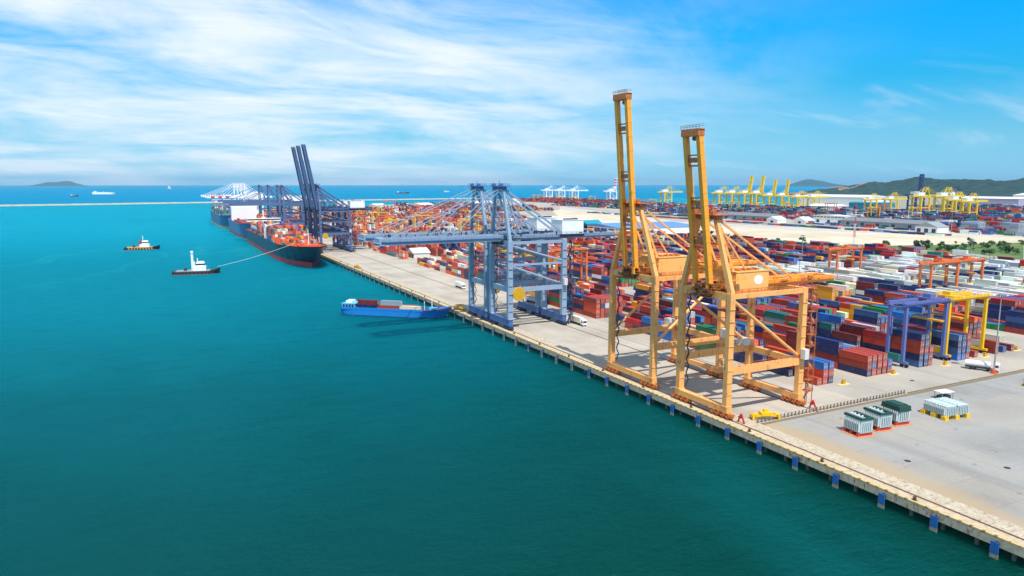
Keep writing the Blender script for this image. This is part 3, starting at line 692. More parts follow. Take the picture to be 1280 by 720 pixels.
far_crane(fyd, 1605, 1665, D+'half hidden left of the raised pair', 'far yellow quay cranes')
far_crane(fyd, 1605, 1365, D+'nearest the left end of the white warehouse', 'far yellow quay cranes').scale = (0.82,)*3
far_crane(fyd, 1600, 1190, D+'small one before the teal fronted shed', 'far yellow quay cranes').scale = (0.75,)*3
far_crane(fyd, 1560, 955, D+'between the close pair and the lone right crane', 'far yellow quay cranes').scale = (0.85,)*3
for yq, t in ((2815,'left'),(2705,'middle'),(2595,'right')):
    far_crane(fwd, 1605, yq, 'far white quay crane with lowered boom, %s one of three' % t, 'far white quay cranes')
far_crane(fwu, 1605, 2315, 'far white quay crane with raised red banded boom beside the tall orange boom', 'far white quay cranes')
far_crane(fbu, 1740, 1165, 'navy quay crane with raised boom standing up before the hill', 'far navy quay cranes')
far_crane(fbd, 1740, 1075, 'navy quay crane with lowered boom behind the yellow pair', 'far navy quay cranes')
far_crane(fbd, 1640, 790, 'navy quay crane with lowered boom at the far edge by the purple warehouse', 'far navy quay cranes')
# ------------------------------------------------------------------ rubber-tyred yard gantries
tyre_me = MB().tube((-0.3,0,0),(0.3,0,0),0.75,14).mesh('tyre', BLACK)
def rtg(label, group, mat, dark, S=24.5, Hh=23.5, wb=6.6, loc=(0,0,4), fine=True, trolley=0.55, gen=None):
    r = thing('yard_gantry_crane', label, 'gantry crane', loc, 0, group)
    P = lambda n, mb, m: mb.build(n, m, r)
    for x in (0, S):
        for s in (-1, 1): 
            P('leg', MB().beam((x, s*wb/2, 1.9), (x, s*wb/2, Hh), 1.15, 1.15), mat)
        m = MB().box(x-0.55, x+0.55, -wb/2-2.2, wb/2+2.2, 1.3, 2.2)
        P('sill_beam', m, mat)
        if fine:
            for s in (-1, 1):
                for k in (-1.0, 1.0): link('tyre', tyre_me, r, (x, s*(wb/2+0.8)+k*0.95, 0.77))
            P('leg_tie', MB().beam((x, -wb/2, Hh-5.2), (x, wb/2, Hh-5.2), 0.4).beam((x, -wb/2, Hh-0.6), (x, wb/2, Hh-0.6), 0.7), mat)
            m = MB()
            for q in range(8): m.beam((x+0.7, -wb/2-0.4+0.8*(q%2), 2.2+q*2.4), (x+0.7, -wb/2+0.4-0.8*(q%2), 2.2+(q+1)*2.4), 0.4, 0.12)
            m.rail((x+0.9,-wb/2,2.2),(x+0.9,wb/2,2.2),1.1,2,0.09)
            P('ladder', m, dark)
    for s in (-1, 1):
        m = MB().box(-1.6, S+1.6, s*wb/2-0.45, s*wb/2+0.45, Hh, Hh+1.5)
        if fine: m.box(-1.6, S+1.6, s*(wb/2+0.9)-0.4, s*(wb/2+0.9)+0.4, Hh+0.9, Hh+0.98)
        P('top_girder', m, mat)
        if fine: P('handrail', MB().rail((-1.5, s*(wb/2+1.25), Hh+1.0), (S+1.5, s*(wb/2+1.25), Hh+1.0), 1.1, 2.4, 0.09), dark)
    tx = S*trolley
    m = MB().box(tx-2.6, tx+2.6, -wb/2-0.3, wb/2+0.3, Hh+1.55, Hh+2.0)
    if fine: m.box(tx-1.8, tx+0.2, -1.6, 1.6, Hh+2.0, Hh+3.5).tube((tx+1.2,-1.4,Hh+2.7),(tx+1.2,1.4,Hh+2.7),0.7,12).rail((tx-2.6,-wb/2,Hh+2),(tx+2.6,-wb/2,Hh+2),1.1,1.3,0.09).rail((tx-2.6,wb/2,Hh+2),(tx+2.6,wb/2,Hh+2),1.1,1.3,0.09)
    P('trolley', m, mat if not fine else dark if gen else mat)
    if fine:
        c = MB().box(tx+2.8, tx+4.6, -1.1, 1.1, Hh-2.5, Hh).build('operator_cab', OFFWHITE, r)
        MB().box(tx+2.85, tx+4.55, -1.13, -1.09, Hh-2.2, Hh-0.8).build('window', GLASS, c)
        m = MB().box(tx-1.1, tx+1.1, -6.1, 6.1, Hh-7.0, Hh-6.4)
        for a in (-0.9, 0.9):
            for b_ in (-1.6, 1.6): m.beam((tx+a, b_, Hh-6.5), (tx+a, b_, Hh+1.6), 0.09)
        P('spreader', m, YEL_D)
        P('generator_house', MB().box(-1.6, -0.6, -wb/2+0.6, wb/2-0.6, 2.25, 4.9), gen or mat)
        P('electrical_house', MB().box(S+0.6, S+1.9, -wb/2+0.4, wb/2-0.4, 2.25, 5.0), OFFWHITE)
    return r
TEAL_G = paint('teal generator house', (30,120,112), 0.5, 0.2)
OG = 'orange yard gantries'; YG = 'yellow yard gantries'
rtg('violet blue yard gantry with a teal generator box, straddling stacks by the apron', 'violet blue yard gantry', PURP, PURP, loc=(254.9,175.6,4), trolley=0.75, gen=TEAL_G)
ygo = rtg('bright yellow yard gantry straddling stacks beside the violet blue gantry', YG, YEL, YEL_D, loc=(281.4,176,4), wb=7.2, trolley=0.2)
o1 = rtg('orange yard gantry among the white containers, the left of a close pair', OG, ORG, Y_DIRTY, loc=(400,260.5,4))
dup(o1, (426.6,261.5,4), 0, 'orange yard gantry among the white containers, the right of a close pair')
dup(o1, (430,348.5,4), 0, 'orange yard gantry standing alone behind the white containers near the lattice mast')
dup(o1, (300,335,4), 0, 'orange yard gantry seen behind the legs of the tall orange boom')
dup(o1, (247,428,4), 0, 'orange yard gantry over mixed stacks right of the pale blue cranes')
dup(o1, (352,395,4), 0, 'orange yard gantry behind the shorter raised orange boom')
dup(o1, (268,945,4), 0, 'orange yard gantry on the left of the orange yard by the blue cranes')
dup(o1, (245,1010,4), 0, 'orange yard gantry directly behind the slate blue crane legs')
for x, y in ((236,800),(262,1085),(290,1010),(318,905),(372,1060),(420,1180),(330,1250),(270,1180)):
    dup(o1, (x, y, 4), 0, 'orange yard gantry in the dense orange yard behind the blue cranes', 'orange gantries in the dense far yard')
for x, y, t in ((311,1120,'farthest left in the orange yard'),(335,985,'with two stacks under it, centre of the orange yard'),(345,838,'right of the orange yard just left of the pale blue apex'),(408,948,'behind the left pale blue apex'),(262,880,'nearest the long lowered pale blue boom tip')):
    dup(ygo, (x, y, 4), 0, 'yellow yard gantry ' + t, YG)
RG = paint('salmon red gantry paint', (206,72,62), 0.5, 0.2)
rgo = rtg('salmon red yard gantry high over the far end of the orange yard', 'salmon red yard gantries', RG, RG, S=28, Hh=27, loc=(520,1760,4), fine=False)
dup(rgo, (640,1600,4), 0, 'salmon red yard gantry right of its twin at the far end of the yard', 'salmon red yard gantries')
for i, (x, y) in enumerate(((1330,1500),(1330,1400),(1360,1250),(1300,1080),(1290,880),(1240,930),(1390,1020),(1420,1620),(1300,1700))):
    dup(rgo if i in (3,) else ygo if i % 3 else o1, (x, y, 4), 0, ('small yard gantry far across the sand fill, before the far yellow cranes' if i != 3 else 'small salmon red yard gantry far across the sand fill'), 'far yard gantries')
for i, (x, y) in enumerate(((1400,2560),(1440,2480),(1420,2640),(1400,2300),(1440,2240))):
    dup(ygo, (x, y, 4), 0, 'far yellow yard gantry over stacks in front of the white cranes', 'far yellow gantries before the white cranes')

# ------------------------------------------------------------------ containers
PAL = dict(maroon=(108,22,24), rust=(170,54,30), navy=(10,32,88), orange=(218,82,14), red=(184,8,22), white=(222,222,216), cream=(214,206,178), sky=(14,100,176), teal=(10,108,104), green=(22,120,54), yellow=(230,158,8), grey=(140,152,162), steel=(52,92,148))
NAMEC = dict(maroon='maroon', rust='rust red', navy='navy blue', orange='orange', red='bright red', white='white', cream='cream', sky='sky blue', teal='teal', green='green', yellow='yellow', grey='pale grey', steel='steel blue')
def cont_mat(name, src, end):
    m, nt, N, L, b = newmat(name)
    if src == 'attr':
        a = N.new('ShaderNodeAttribute'); a.attribute_name = 'col'; c = a.outputs['Color']
    else:
        a = N.new('ShaderNodeObjectInfo'); c = a.outputs['Color']
    g = N.new('ShaderNodeNewGeometry')
    n = N.new('ShaderNodeTexNoise'); n.inputs['Scale'].default_value = 0.5; n.inputs['Detail'].default_value = 6; n.inputs['Roughness'].default_value = 0.7; L.new(g.outputs['Position'], n.inputs['Vector'])
    r = N.new('ShaderNodeValToRGB'); r.color_ramp.elements[0].position = 0.5; r.color_ramp.elements[1].position = 0.78; L.new(n.outputs['Fac'], r.inputs['Fac'])
    mu = N.new('ShaderNodeMath'); mu.operation = 'MULTIPLY'; mu.inputs[1].default_value = 0.2; L.new(r.outputs['Color'], mu.inputs[0])
    x = N.new('ShaderNodeMix'); x.data_type = 'RGBA'; L.new(mu.outputs[0], x.inputs['Factor']); L.new(c, x.inputs['A']); x.inputs['B'].default_value = lin((150,132,116))
    o = x.outputs['Result']
    if end == 'stripe':
        uv = N.new('ShaderNodeUVMap'); s = N.new('ShaderNodeSeparateXYZ'); L.new(uv.outputs[0], s.inputs[0])
        m1 = N.new('ShaderNodeMath'); m1.operation = 'MULTIPLY'; m1.inputs[1].default_value = 4.0; L.new(s.outputs['X'], m1.inputs[0])
        m2 = N.new('ShaderNodeMath'); m2.operation = 'FRACT'; L.new(m1.outputs[0], m2.inputs[0])
        m3 = N.new('ShaderNodeMath'); m3.operation = 'SUBTRACT'; m3.inputs[1].default_value = 0.5; L.new(m2.outputs[0], m3.inputs[0])
        m4 = N.new('ShaderNodeMath'); m4.operation = 'ABSOLUTE'; L.new(m3.outputs[0], m4.inputs[0])
        m5 = N.new('ShaderNodeMath'); m5.operation = 'LESS_THAN'; m5.inputs[1].default_value = 0.11; L.new(m4.outputs[0], m5.inputs[0])
        m6 = N.new('ShaderNodeMath'); m6.operation = 'MULTIPLY'; m6.inputs[1].default_value = 0.6; L.new(m5.outputs[0], m6.inputs[0])
        y = N.new('ShaderNodeMix'); y.data_type = 'RGBA'; L.new(m6.outputs[0], y.inputs['Factor']); L.new(o, y.inputs['A']); y.inputs['B'].default_value = lin((196,192,188)); o = y.outputs['Result']
    if end == 'corr':
        wv = N.new('ShaderNodeTexWave'); wv.bands_direction = 'Y'; wv.inputs['Scale'].default_value = 1.1
        to = N.new('ShaderNodeTexCoord'); L.new(to.outputs['Object'], wv.inputs['Vector'])
        bu = N.new('ShaderNodeBump'); bu.inputs['Strength'].default_value = 0.5; bu.inputs['Distance'].default_value = 0.08; L.new(wv.outputs['Fac'], bu.inputs['Height']); L.new(bu.outputs['Normal'], b.inputs['Normal'])
    L.new(o, b.inputs['Base Color']); setin(b, Roughness=0.5)
    return m
CS, CE = cont_mat('container paint', 'attr', None), cont_mat('container door end', 'attr', 'stripe')
IS, IE = cont_mat('container corrugated paint', 'obj', 'corr'), cont_mat('container door paint', 'obj', None)
ROD = paint('pale lock rod', (196,194,190), 0.4, 0.2)
CW, CH, L40, L20 = 2.44, 2.59, 12.19, 6.06
allc = []      # x centre, y front, z base, length, colour, tier, info
def jit(c, r_=rnd):
    v = r_.uniform(0.82, 1.12); return tuple(min(255, x*v*r_.uniform(0.95,1.05)) for x in c)
BX = [203.8, 229.6, 256.6, 283.2, 308.6, 334.6, 360.6, 386.6, 402.2, 428.6, 455, 481, 507, 533, 559, 585, 611]
PITCH, BAYL = 2.86, 12.75
MIX = ['maroon']*5+['rust']*7+['navy']*7+['orange']*3+['red']*3+['steel']*2+['sky']*2+['teal']+['green']+['yellow']+['white']*1+['cream']*1+['grey']*1
PALE = ['white']*9+['cream']*6+['grey']*3+['maroon']+['navy']
FIRE = ['orange']*7+['rust']*5+['yellow']*3+['cream']*4+['white']*3+['navy']*3+['maroon']*3+['teal']+['sky']+['red']*2
fixed = {}
def fx(b, r_, bay, cols, short=False): fixed[(b, r_, bay)] = (cols.split(), short)
fx(0,0,0,'rust',True); fx(0,0,1,'navy'); fx(0,0,2,'navy navy'); fx(0,0,3,'navy')
for q, c in enumerate(('rust rust sky','navy rust steel')): fx(0,1+q,0,c)
fx(0,3,0,''); fx(0,4,0,''); fx(0,5,0,''); fx(0,1,1,'navy rust'); fx(0,2,1,'navy teal'); fx(0,3,1,'navy navy'); fx(0,4,1,'navy navy'); fx(0,5,1,'rust')
for q, c in enumerate(('navy rust rust','rust steel rust','rust rust rust','rust rust rust','rust steel','')): fx(1,q,0,c)
for q, c in enumerate(('rust maroon navy navy','maroon navy steel','navy rust steel','rust rust grey','navy rust','')): fx(1,q,1,c)
for q, c in enumerate(('maroon maroon maroon maroon','rust maroon maroon','maroon rust maroon','navy maroon','','')): fx(1,q,2,c)
for q, c in enumerate(('','steel navy rust rust navy','navy steel rust steel navy','rust rust rust','','')): fx(2,q,0,c)
for q, c in enumerate(('rust','navy navy rust red','rust maroon','steel navy teal','','')): fx(2,q,1,c)
for q, c in enumerate(('sky steel navy steel','sky navy steel navy','rust steel rust rust','','rust','')): fx(3,q,0,c)
for q, c in enumerate(('navy rust maroon maroon','navy rust maroon maroon','rust rust','','','')): fx(3,q,1,c)
for q, c in enumerate(('rust rust','','steel','','maroon','')): fx(4,q,0,c, q in (2,4))
for q, c in enumerate(('navy navy rust maroon','navy steel rust maroon','navy rust maroon navy orange','navy maroon red navy','','')): fx(4,q,1,c)
for q in range(6): fx(5,q,0,''); fx(5,q,1,('cream','cream','','','','')[q])
for q, c in enumerate(('rust cream','rust cream','maroon orange orange','rust orange orange','','')): fx(5,q,2,c)
rr = random.Random(21)
for b, bx in enumerate(BX):
    for bay in range(34):
        y = 168.6 + bay*BAYL
        if bay == 17 or (bx > 590 and y > 540) or (b > 5 and bay < 1): continue
        cap = 5 if rr.random() < 0.3 else 4
        base = rr.choice((1,2,3,3,4,4,4,5)); main = None
        pool = PALE if (bx > 385 and 215 < y < 400 and rr.random() < 0.85) else FIRE if y > 480 and bx < 330 else MIX
        main = rr.choice(pool)
        if b == 2 and 14 <= bay <= 24: base = rr.choice((0,0,0,1))
        if b == 0 and bay > 26: base = rr.choice((0,0,1,2))
        if pool is PALE: base = rr.choice((3,4,4,4))
        for row in range(6):
            if (b, row, bay) in fixed: cols, short = fixed[(b, row, bay)]
            else:
                n = max(0, min(cap, base + rr.choice((0,0,0,-1,-1,1,-2)))); short = rr.random() < 0.22
                if n == 0 and rr.random() < 0.3: n = 1
                cols = [main if rr.random() < 0.5 else rr.choice(pool) for _ in range(n)]
            for t, c in enumerate(cols):
                x = bx + CW/2 + row*PITCH; z = 4.0 + t*(CH+0.03)
                top = t == len(cols)-1
                if short:
                    allc.append((x, y, z, L20, c, t, (b, row, bay, 'front', top)))
                    if not (b, row, bay) in fixed: allc.append((x, y+6.2, z, L20, c if rr.random() < 0.5 else rr.choice(pool), t, (b, row, bay, 'rear', top)))
                else: allc.append((x, y+rr.uniform(-0.12,0.12), z, L40, c, t, (b, row, bay, '', top)))
# choose the largest visible ones as individuals
cp, sp_, cyw, syw = math.cos(R(8.31)), math.sin(R(8.31)), math.cos(R(26.579)), math.sin(R(26.579))
def proj(x, y, z):
    f = x*syw + y*cyw; r_ = x*cyw - y*syw; u = z-CAMZ
    zc = f*cp - u*sp_; yc = f*sp_ + u*cp
    return 640+890*r_/zc, 360-890*yc/zc, zc
bv = MB()
for c in allc: bv.box(c[0]-CW/2, c[0]+CW/2, c[1], c[1]+c[3], c[2], c[2]+CH)
tree = BVHTree.FromPolygons([Vector(v) for v in bv.v], bv.f)
EYE = Vector((0,0,CAMZ)); cand = []
for i, c in enumerate(allc):
    x, y, z, l = c[:4]; px, py, zc = proj(x, y, z+1.3)
    if zc > 520 or px > 1275: continue
    vis = 0
    pts = [(x+a*0.9, y+l*t, z+CH+0.05) for a in (-1,0,1) for t in (0.1,0.5,0.9)] + [(x+a*0.9, y-0.05, z+h_) for a in (-1,0,1) for h_ in (0.5,1.5,2.3)] + [(x-CW/2-0.05, y+l*t, z+h_) for t in (0.1,0.5,0.9) for h_ in (0.5,1.5,2.3)]
    for p in pts:
        p = Vector(p); d = EYE-p
        if tree.ray_cast(p, d.normalized(), d.length)[0] is None: vis += 1
    if vis >= 3: cand.append((vis*l/zc/zc, i))
cand.sort(reverse=True); pick = {i for _, i in cand[:286]}
body = MB()
def cont_body(l):
    m = MB(); e = 0.05; w_ = CW/2
    m.box(-w_+e, w_-e, 0.08, l-0.05, 0.14, CH-0.04)
    for sx in (-1, 1):
        for y0 in (0, l-0.16): m.box(sx*w_-(0.16 if sx > 0 else 0), sx*w_+(0 if sx > 0 else 0.16), y0, y0+0.16, 0, CH)
        for z0, z1 in ((0.002,0.16),(CH-0.12,CH-0.002)): m.box(sx*w_-(0.1 if sx > 0 else -0.004), sx*w_+(-0.004 if sx > 0 else 0.1), 0.16, l-0.16, z0, z1)
    for y0 in (0.004, l-0.12):
        for z0, z1 in ((0.004,0.16),(CH-0.12,CH-0.004)): m.box(-w_+0.16, w_-0.16, y0, y0+0.116, z0, z1)
    return m.mesh('shipping_container', [IS])
def door_mesh(s):
    m = MB(); w_ = CW/2
    x0, x1 = (-w_+0.17, -0.01) if s < 0 else (0.01, w_-0.17)
    m.box(x0, x1, 0.02, 0.079, 0.17, CH-0.13)
    for xr in (x0+0.25, x1-0.28): m.tube((xr, -0.01, 0.1), (xr, -0.01, CH-0.1), 0.05, 6, 1)
    m.box(x0+0.3, x1-0.3, -0.005, 0.018, 0.95, 1.2, 1)
    return m.mesh('door', [IE, ROD])
bodies = {L40: cont_body(L40), L20: cont_body(L20)}; doors = [door_mesh(-1), door_mesh(1)]
BLOCK = ['block beside the apron','second block inland','violet gantry block','yellow gantry block','block right of the yellow gantry']+['%s block inland' % t for t in OR[5:17]]
BAYS = OR + ['twenty-'+t for t in OR[:9]] + ['thirtieth'] + ['thirty-'+t for t in OR[:5]]
TIER = ['bottom tier','second tier','third tier','fourth tier','fifth tier']
rc = random.Random(5)
for i, c in enumerate(allc):
    if i not in pick: continue
    x, y, z, l, col, t, (b, row, bay, part, top) = c
    o = link('shipping_container', bodies[l], None, (x, y, z))
    cc = lin(jit(PAL[col], rc)); o.color = cc
    lab = '%s container, %s, %s row, %s%s bay, %s' % (NAMEC[col], TIER[t], OR[row], (part+' ') if part else '', BAYS[bay], BLOCK[b])
    tag(o, lab, 'container', 'containers stacked in the yard')
    for dm in doors:
        d = link('door', dm, o); d.color = cc
# ---- all the others
bulk = dict(v=[], f=[], c=[], m=[], uv=[])
def bulk_box(x, y, z, l, col, w_=CW, h_=CH, along='y', rz=None):
    n = len(bulk['v']); hw = w_/2
    if along == 'y': x0,x1,y0,y1 = x-hw, x+hw, y, y+l
    else: x0,x1,y0,y1 = x, x+l, y-hw, y+hw
    bulk['v'] += [(x0,y0,z),(x1,y0,z),(x1,y1,z),(x0,y1,z),(x0,y0,z+h_),(x1,y0,z+h_),(x1,y1,z+h_),(x0,y1,z+h_)]
    e = 1
    for f, mi in (((4,5,6,7),0),((0,1,5,4),1 if along == 'y' else 0),((1,2,6,5),0 if along == 'y' else 1),((2,3,7,6),1 if along == 'y' else 0),((3,0,4,7),0 if along == 'y' else 1)):
        bulk['f'].append(tuple(n+k for k in f)); bulk['m'].append(mi); bulk['c'].append(col); bulk['uv'] += [(0,0),(1,0),(1,1),(0,1)]
for i, c in enumerate(allc):
    if i not in pick: bulk_box(c[0], c[1], c[2], c[3], lin(jit(PAL[c[4]], rc)))
sheds_zone = []   # rectangles kept free of far containers (x0,x1,y0,y1), filled by the building list
# ------------------------------------------------------------------ buildings
def shed(label, x, y, lx, ly, h, roofh, wall, roof, rz=0.0, cat='warehouse', group=None, windows=0, name='warehouse', ridge='x', doors_=3):
    r = thing(name, label, cat, (x, y, 4.0), rz, group)
    w_ = MB().box(-lx/2, lx/2, -ly/2, ly/2, -0.2, h).build('wall', wall, r)
    m = MB()
    if ridge == 'x': pr = [(-ly/2-0.8, h), (ly/2+0.8, h), (0, h+roofh)]; vs = [(-lx/2-0.8, a, z) for a, z in pr]+[(lx/2+0.8, a, z) for a, z in pr]
    else: pr = [(-lx/2-0.8, h), (lx/2+0.8, h), (0, h+roofh)]; vs = [(a, -ly/2-0.8, z) for a, z in pr]+[(a, ly/2+0.8, z) for a, z in pr]
    m.add(vs, [(0,1,2),(5,4,3),(0,3,4,1),(1,4,5,2),(2,5,3,0)])
    m.build('roof', roof, r)
    for k in range(doors_):
        q = -ly/2+ly*(k+0.5)/doors_; MB().box(-lx/2-0.12, -lx/2+0.02, q-min(3, ly/doors_*0.3), q+min(3, ly/doors_*0.3), 0, min(5.5, h*0.7)).build('door', DARK, r)
    for k in range(windows):
        q = -ly/2+ly*(k+0.5)/windows
        MB().box(-lx/2-0.15, -lx/2+0.02, q-ly/windows*0.38, q+ly/windows*0.38, h*0.74, h*0.86).build('window', GLASS, r)
    sheds_zone.append((x-lx/2-8, x+lx/2+8, y-ly/2-8, y+ly/2+8))
    return r
GROOF = paint('grey sheet roof', (122,124,128), 0.6, 0.25, 0.05); WROOF = paint('white sheet roof', (230,230,226), 0.55, 0.08, 0.05); TROOF = paint('teal sheet roof', (22,140,160), 0.5, 0.1, 0.05)
LILAC = paint('lilac grey wall', (170,160,184), 0.7, 0.15, 0.05); BROOF = paint('blue grey sheet roof', (98,142,196), 0.5, 0.2, 0.05); CREAMW = paint('cream wall', (222,212,190), 0.8, 0.15, 0.1)
shed('long grey roofed open shed across the sand fill, the farther of two', 1075, 1080, 46, 150, 8, 5, GREY, GROOF, group='grey sheds across the sand fill', ridge='y', doors_=6)
shed('long grey roofed open shed across the sand fill, the nearer one', 1090, 770, 46, 170, 8, 5, GREY, GROOF, group='grey sheds across the sand fill', ridge='y', doors_=6)
shed('long bright white warehouse at the foot of the wooded hill', 1995, 1600, 120, 250, 30, 6, WHITE, WROOF, ridge='y', doors_=5)
shed('lower teal fronted shed before the white warehouse', 1860, 1390, 40, 120, 16, 3, paint('teal wall', (36,128,150), 0.6, 0.15), TROOF, ridge='y')
shed('lilac grey warehouse with pale roof on the far right before the hill', 2350, 1330, 90, 190, 26, 5, LILAC, WROOF, ridge='y', doors_=2)
shed('second pale warehouse behind the lilac warehouse', 2600, 1280, 120, 200, 34, 6, WHITE, WROOF, ridge='y', doors_=2)
shed('low cream shed left of the white warehouse', 1560, 1290, 40, 90, 14, 5, CREAMW, WROOF, ridge='y')
shed('broad white roofed warehouse right of the pale blue cranes', 600, 985, 105, 150, 11, 5, CREAMW, WROOF, ridge='y', windows=8)
shed('white walled warehouse with blue grey roof between the grey and orange cranes', 612, 830, 130, 120, 12, 4, WHITE, BROOF, ridge='x', windows=7)
shed('small hall with a bright teal roof behind the white machinery house', 560, 868, 26, 26, 13, 6, WHITE, TROOF, ridge='x', name='hall', cat='hall')
for x, y, t in ((1020,955,'left'),(1042,912,'right')):
    shed('white tent hall beside the grey sheds, the %s one' % t, x, y, 22, 26, 6, 6, WHITE, WROOF, group='white tent halls', name='tent_hall', cat='tent hall', ridge='x', doors_=1)
shed('white office block with many windows across the sand fill', 1110, 905, 26, 70, 13, 1.5, WHITE, WROOF, windows=9, name='office_block', cat='office')
shed('white round ended tank hall before the nearer grey shed', 1022, 662, 26, 34, 8, 7, WHITE, GALV, name='tank_hall', cat='hall', ridge='x')
shed('small white container yard office near the back road', 498, 452, 22, 12, 9, 0.6, WHITE, WROOF, windows=3, name='yard_office', cat='office', doors_=1)
for i, (x, y, a, b_) in enumerate(((900,2050,40,70),(980,2150,50,60),(700,1980,40,80),(1100,2250,60,60),(560,1960,30,60),(1180,2400,60,90))):
    shed('pale roofed warehouse at the far end of the port before open sea', x, y, a, b_, 12, 4, CREAMW, WROOF, group='pale warehouses at the far end')
def tents(x, y):
    shed('white round roofed workshop tent at the edge of the yard', x, y, 16, 22, 5, 4, OFFWHITE, WROOF, name='workshop_tent', cat='tent')
tents(226, 655)

# far container fields
rf = random.Random(77)
def field(x0, x1, y0, y1, pool, tiers, density, step=(2.9,12.9), block=7, gap=2, bays=12, clump=0.6):
    nx = int((x1-x0)/step[0]); ny = int((y1-y0)/step[1])
    for i in range(nx):
        if i % (block+gap) >= block: continue
        for j in range(ny):
            if j % (bays+1) == bays: continue
            x = x0+i*step[0]; y = y0+j*step[1]
            if any(a < x < b_ and c < y < d for a, b_, c, d in sheds_zone): continue
            key = random.Random((i//(block+gap))*1000+j//2).random()
            if rf.random() > density*(0.45+key): continue
            n = max(1, min(tiers, int(key*tiers+0.6)+rf.choice((0,0,-1,1)))); main = pool[int(key*9973) % len(pool)]
            for t in range(n):
                bulk_box(x, y, 4+t*2.62, 12.2, lin(jit(PAL[main if rf.random() < clump else rf.choice(pool)], rf)))
field(207, 560, 640, 1300, FIRE, 5, 0.62)
field(207, 700, 1310, 1930, FIRE, 5, 0.42)
field(430, 560, 610, 760, MIX, 4, 0.6)
field(586, 655, 580, 760, ['maroon']*4+MIX, 3, 0.55)
field(655, 690, 800, 1250, MIX, 2, 0.4)
field(700, 960, 1650, 2250, MIX, 5, 0.35)
FARM = ['red']*4+['maroon']*4+['navy']*6+['teal']*4+['green']*3+['white']*3+['grey']*4+['sky']*2+['orange']*2+['steel']*3
field(952, 975, 600, 1500, FARM, 1, 0.95, block=3, gap=3)
field(1030, 1048, 600, 1400, FARM, 2, 0.7, block=4, gap=3)
field(1040, 1560, 330, 700, ['grey']*6+FARM, 5, 0.45)
field(1125, 1560, 700, 1600, FARM, 5, 0.5)
field(1180, 1560, 1600, 2100, FARM, 4, 0.5)
field(1330, 1580, 2120, 2800, ['red']*5+['orange']*4+['maroon']*4+['navy']*2, 5, 0.5)
field(1860, 2250, 700, 1280, FARM, 5, 0.45)
# tall blocks of pale grey boxes near the far haul road
for x, y in ((1060,618),(1075,572),(1120,560),(1090,520),(1150,500)):
    for i in range(7):
        for t in range(6):
            bulk_box(x+i*2.6, y, 4+t*2.62, 12.2, lin(jit(PAL['grey'], rf))); bulk_box(x+i*2.6, y+12.5, 4+t*2.62, 12.2, lin(jit(PAL['grey'], rf)))

# ------------------------------------------------------------------ ships
def hull(parent, Ln, B, zdeck, zboot, bow, top, red, deckm, sheer=3.0, zk=-1.0, stem=0.10, flare=1.0, rake=0.045):
    """bow towards -y; y runs from 0 at the bow waterline to Ln at the stern"""
    st = [0,0.015,0.04,0.075,0.12,0.18,0.26,0.4,0.7,0.86,0.94,1.0]
    wl = [0.0,0.14,0.34,0.56,0.76,0.91,1.0,1.0,1.0,1.0,0.93,0.72]
    dk = [stem,0.30+stem,0.68,0.86,0.96,1.0,1.0,1.0,1.0,1.0,0.99,0.94]
    lev = []
    zs = [zk, zboot, zboot+0.02, zboot+(zdeck-zboot)*0.5, zdeck]
    rows = []
    for s, a, d in zip(st, wl, dk):
        y = s*Ln; sh = sheer*max(0, (0.22-s)/0.22)**1.5
        row = []
        for k, z in enumerate(zs):
            f = max(0, (z-zboot)/(zdeck-zboot)); f2 = f**1.4
            half = B/2*(a+(d-a)*f2*flare); yo = y - f*Ln*rake*max(0, (0.12-s)/0.12)
            row.append((max(half, 0.25), yo, z+sh*f))
        rows.append(row)
    def skin(k0, k1):
        vs, fs = [], []
        for row in rows:
            for k in range(k0, k1+1):
                h_, y, z = row[k]; vs += [(-h_, y, z), (h_, y, z)]
        per = 2*(k1-k0+1)
        for i in range(len(rows)-1):
            for k in range(k1-k0):
                a = i*per+2*k; b_ = a+per
                fs.append((a, b_, b_+2, a+2)); fs.append((a+1, a+3, b_+3, b_+1))
        for i, fl in ((0, 1), (len(rows)-1, -1)):
            for k in range(k1-k0):
                a = i*per+2*k; f = (a, a+2, a+3, a+1); fs.append(f if fl > 0 else tuple(reversed(f)))
        return MB().add(vs, fs)
    skin(0, 1).build('boot_top', red, parent); h_ = skin(2, 4).build('hull', top, parent)
    vs, fs = [], []
    for row in rows:
        a, y, z = row[-1]; vs += [(-a+0.1, y, z-0.9), (a-0.1, y, z-0.9)]
    for i in range(len(rows)-1): fs.append((2*i, 2*i+1, 2*i+3, 2*i+2))
    MB().add(vs, fs).build('deck', deckm, parent)
    return h_
HNAVY = paint('navy ship hull', (22,34,62), 0.4, 0.15, 0.05, 0.05); HBOOT = paint('red boot topping', (176,36,40), 0.5, 0.25, 0.08); HBLUE = paint('blue grey ship hull', (70,104,148), 0.45, 0.15, 0.05); DECKR = paint('oxide red deck', (158,52,38), 0.7, 0.3, 0.2)
HMID = paint('mid blue ship hull', (44,88,140), 0.45, 0.15, 0.05)
ORD = paint('orange deck gear', (222,92,34), 0.6, 0.25, 0.4)
def stack_on(x0, x1, y0, y1, z, pool, nmax, nmin=1, dens=1.0):
    n = int((x1-x0)/2.55); yb = y0
    while yb+12.3 <= y1:
        base = rf.randint(nmin, nmax)
        for i in range(n):
            if rf.random() > dens: continue
            for t in range(max(nmin, min(nmax, base+rf.choice((0,0,-1,1))))):
                bulk_box(x0+1.25+i*2.55, yb, z+t*2.62, 12.2, lin(jit(PAL[rf.choice(pool)], rf)))
        yb += 13.4
SHIPMIX = ['orange']*9+['rust']*5+['navy']*3+['white']*2+['grey']*2+['maroon']*3+['yellow']*2+['green']+['sky']
s1 = thing('container_ship', 'container ship with navy bow and red boot topping, stacked with orange containers at the quay', 'ship', (124.0, 648, 0))
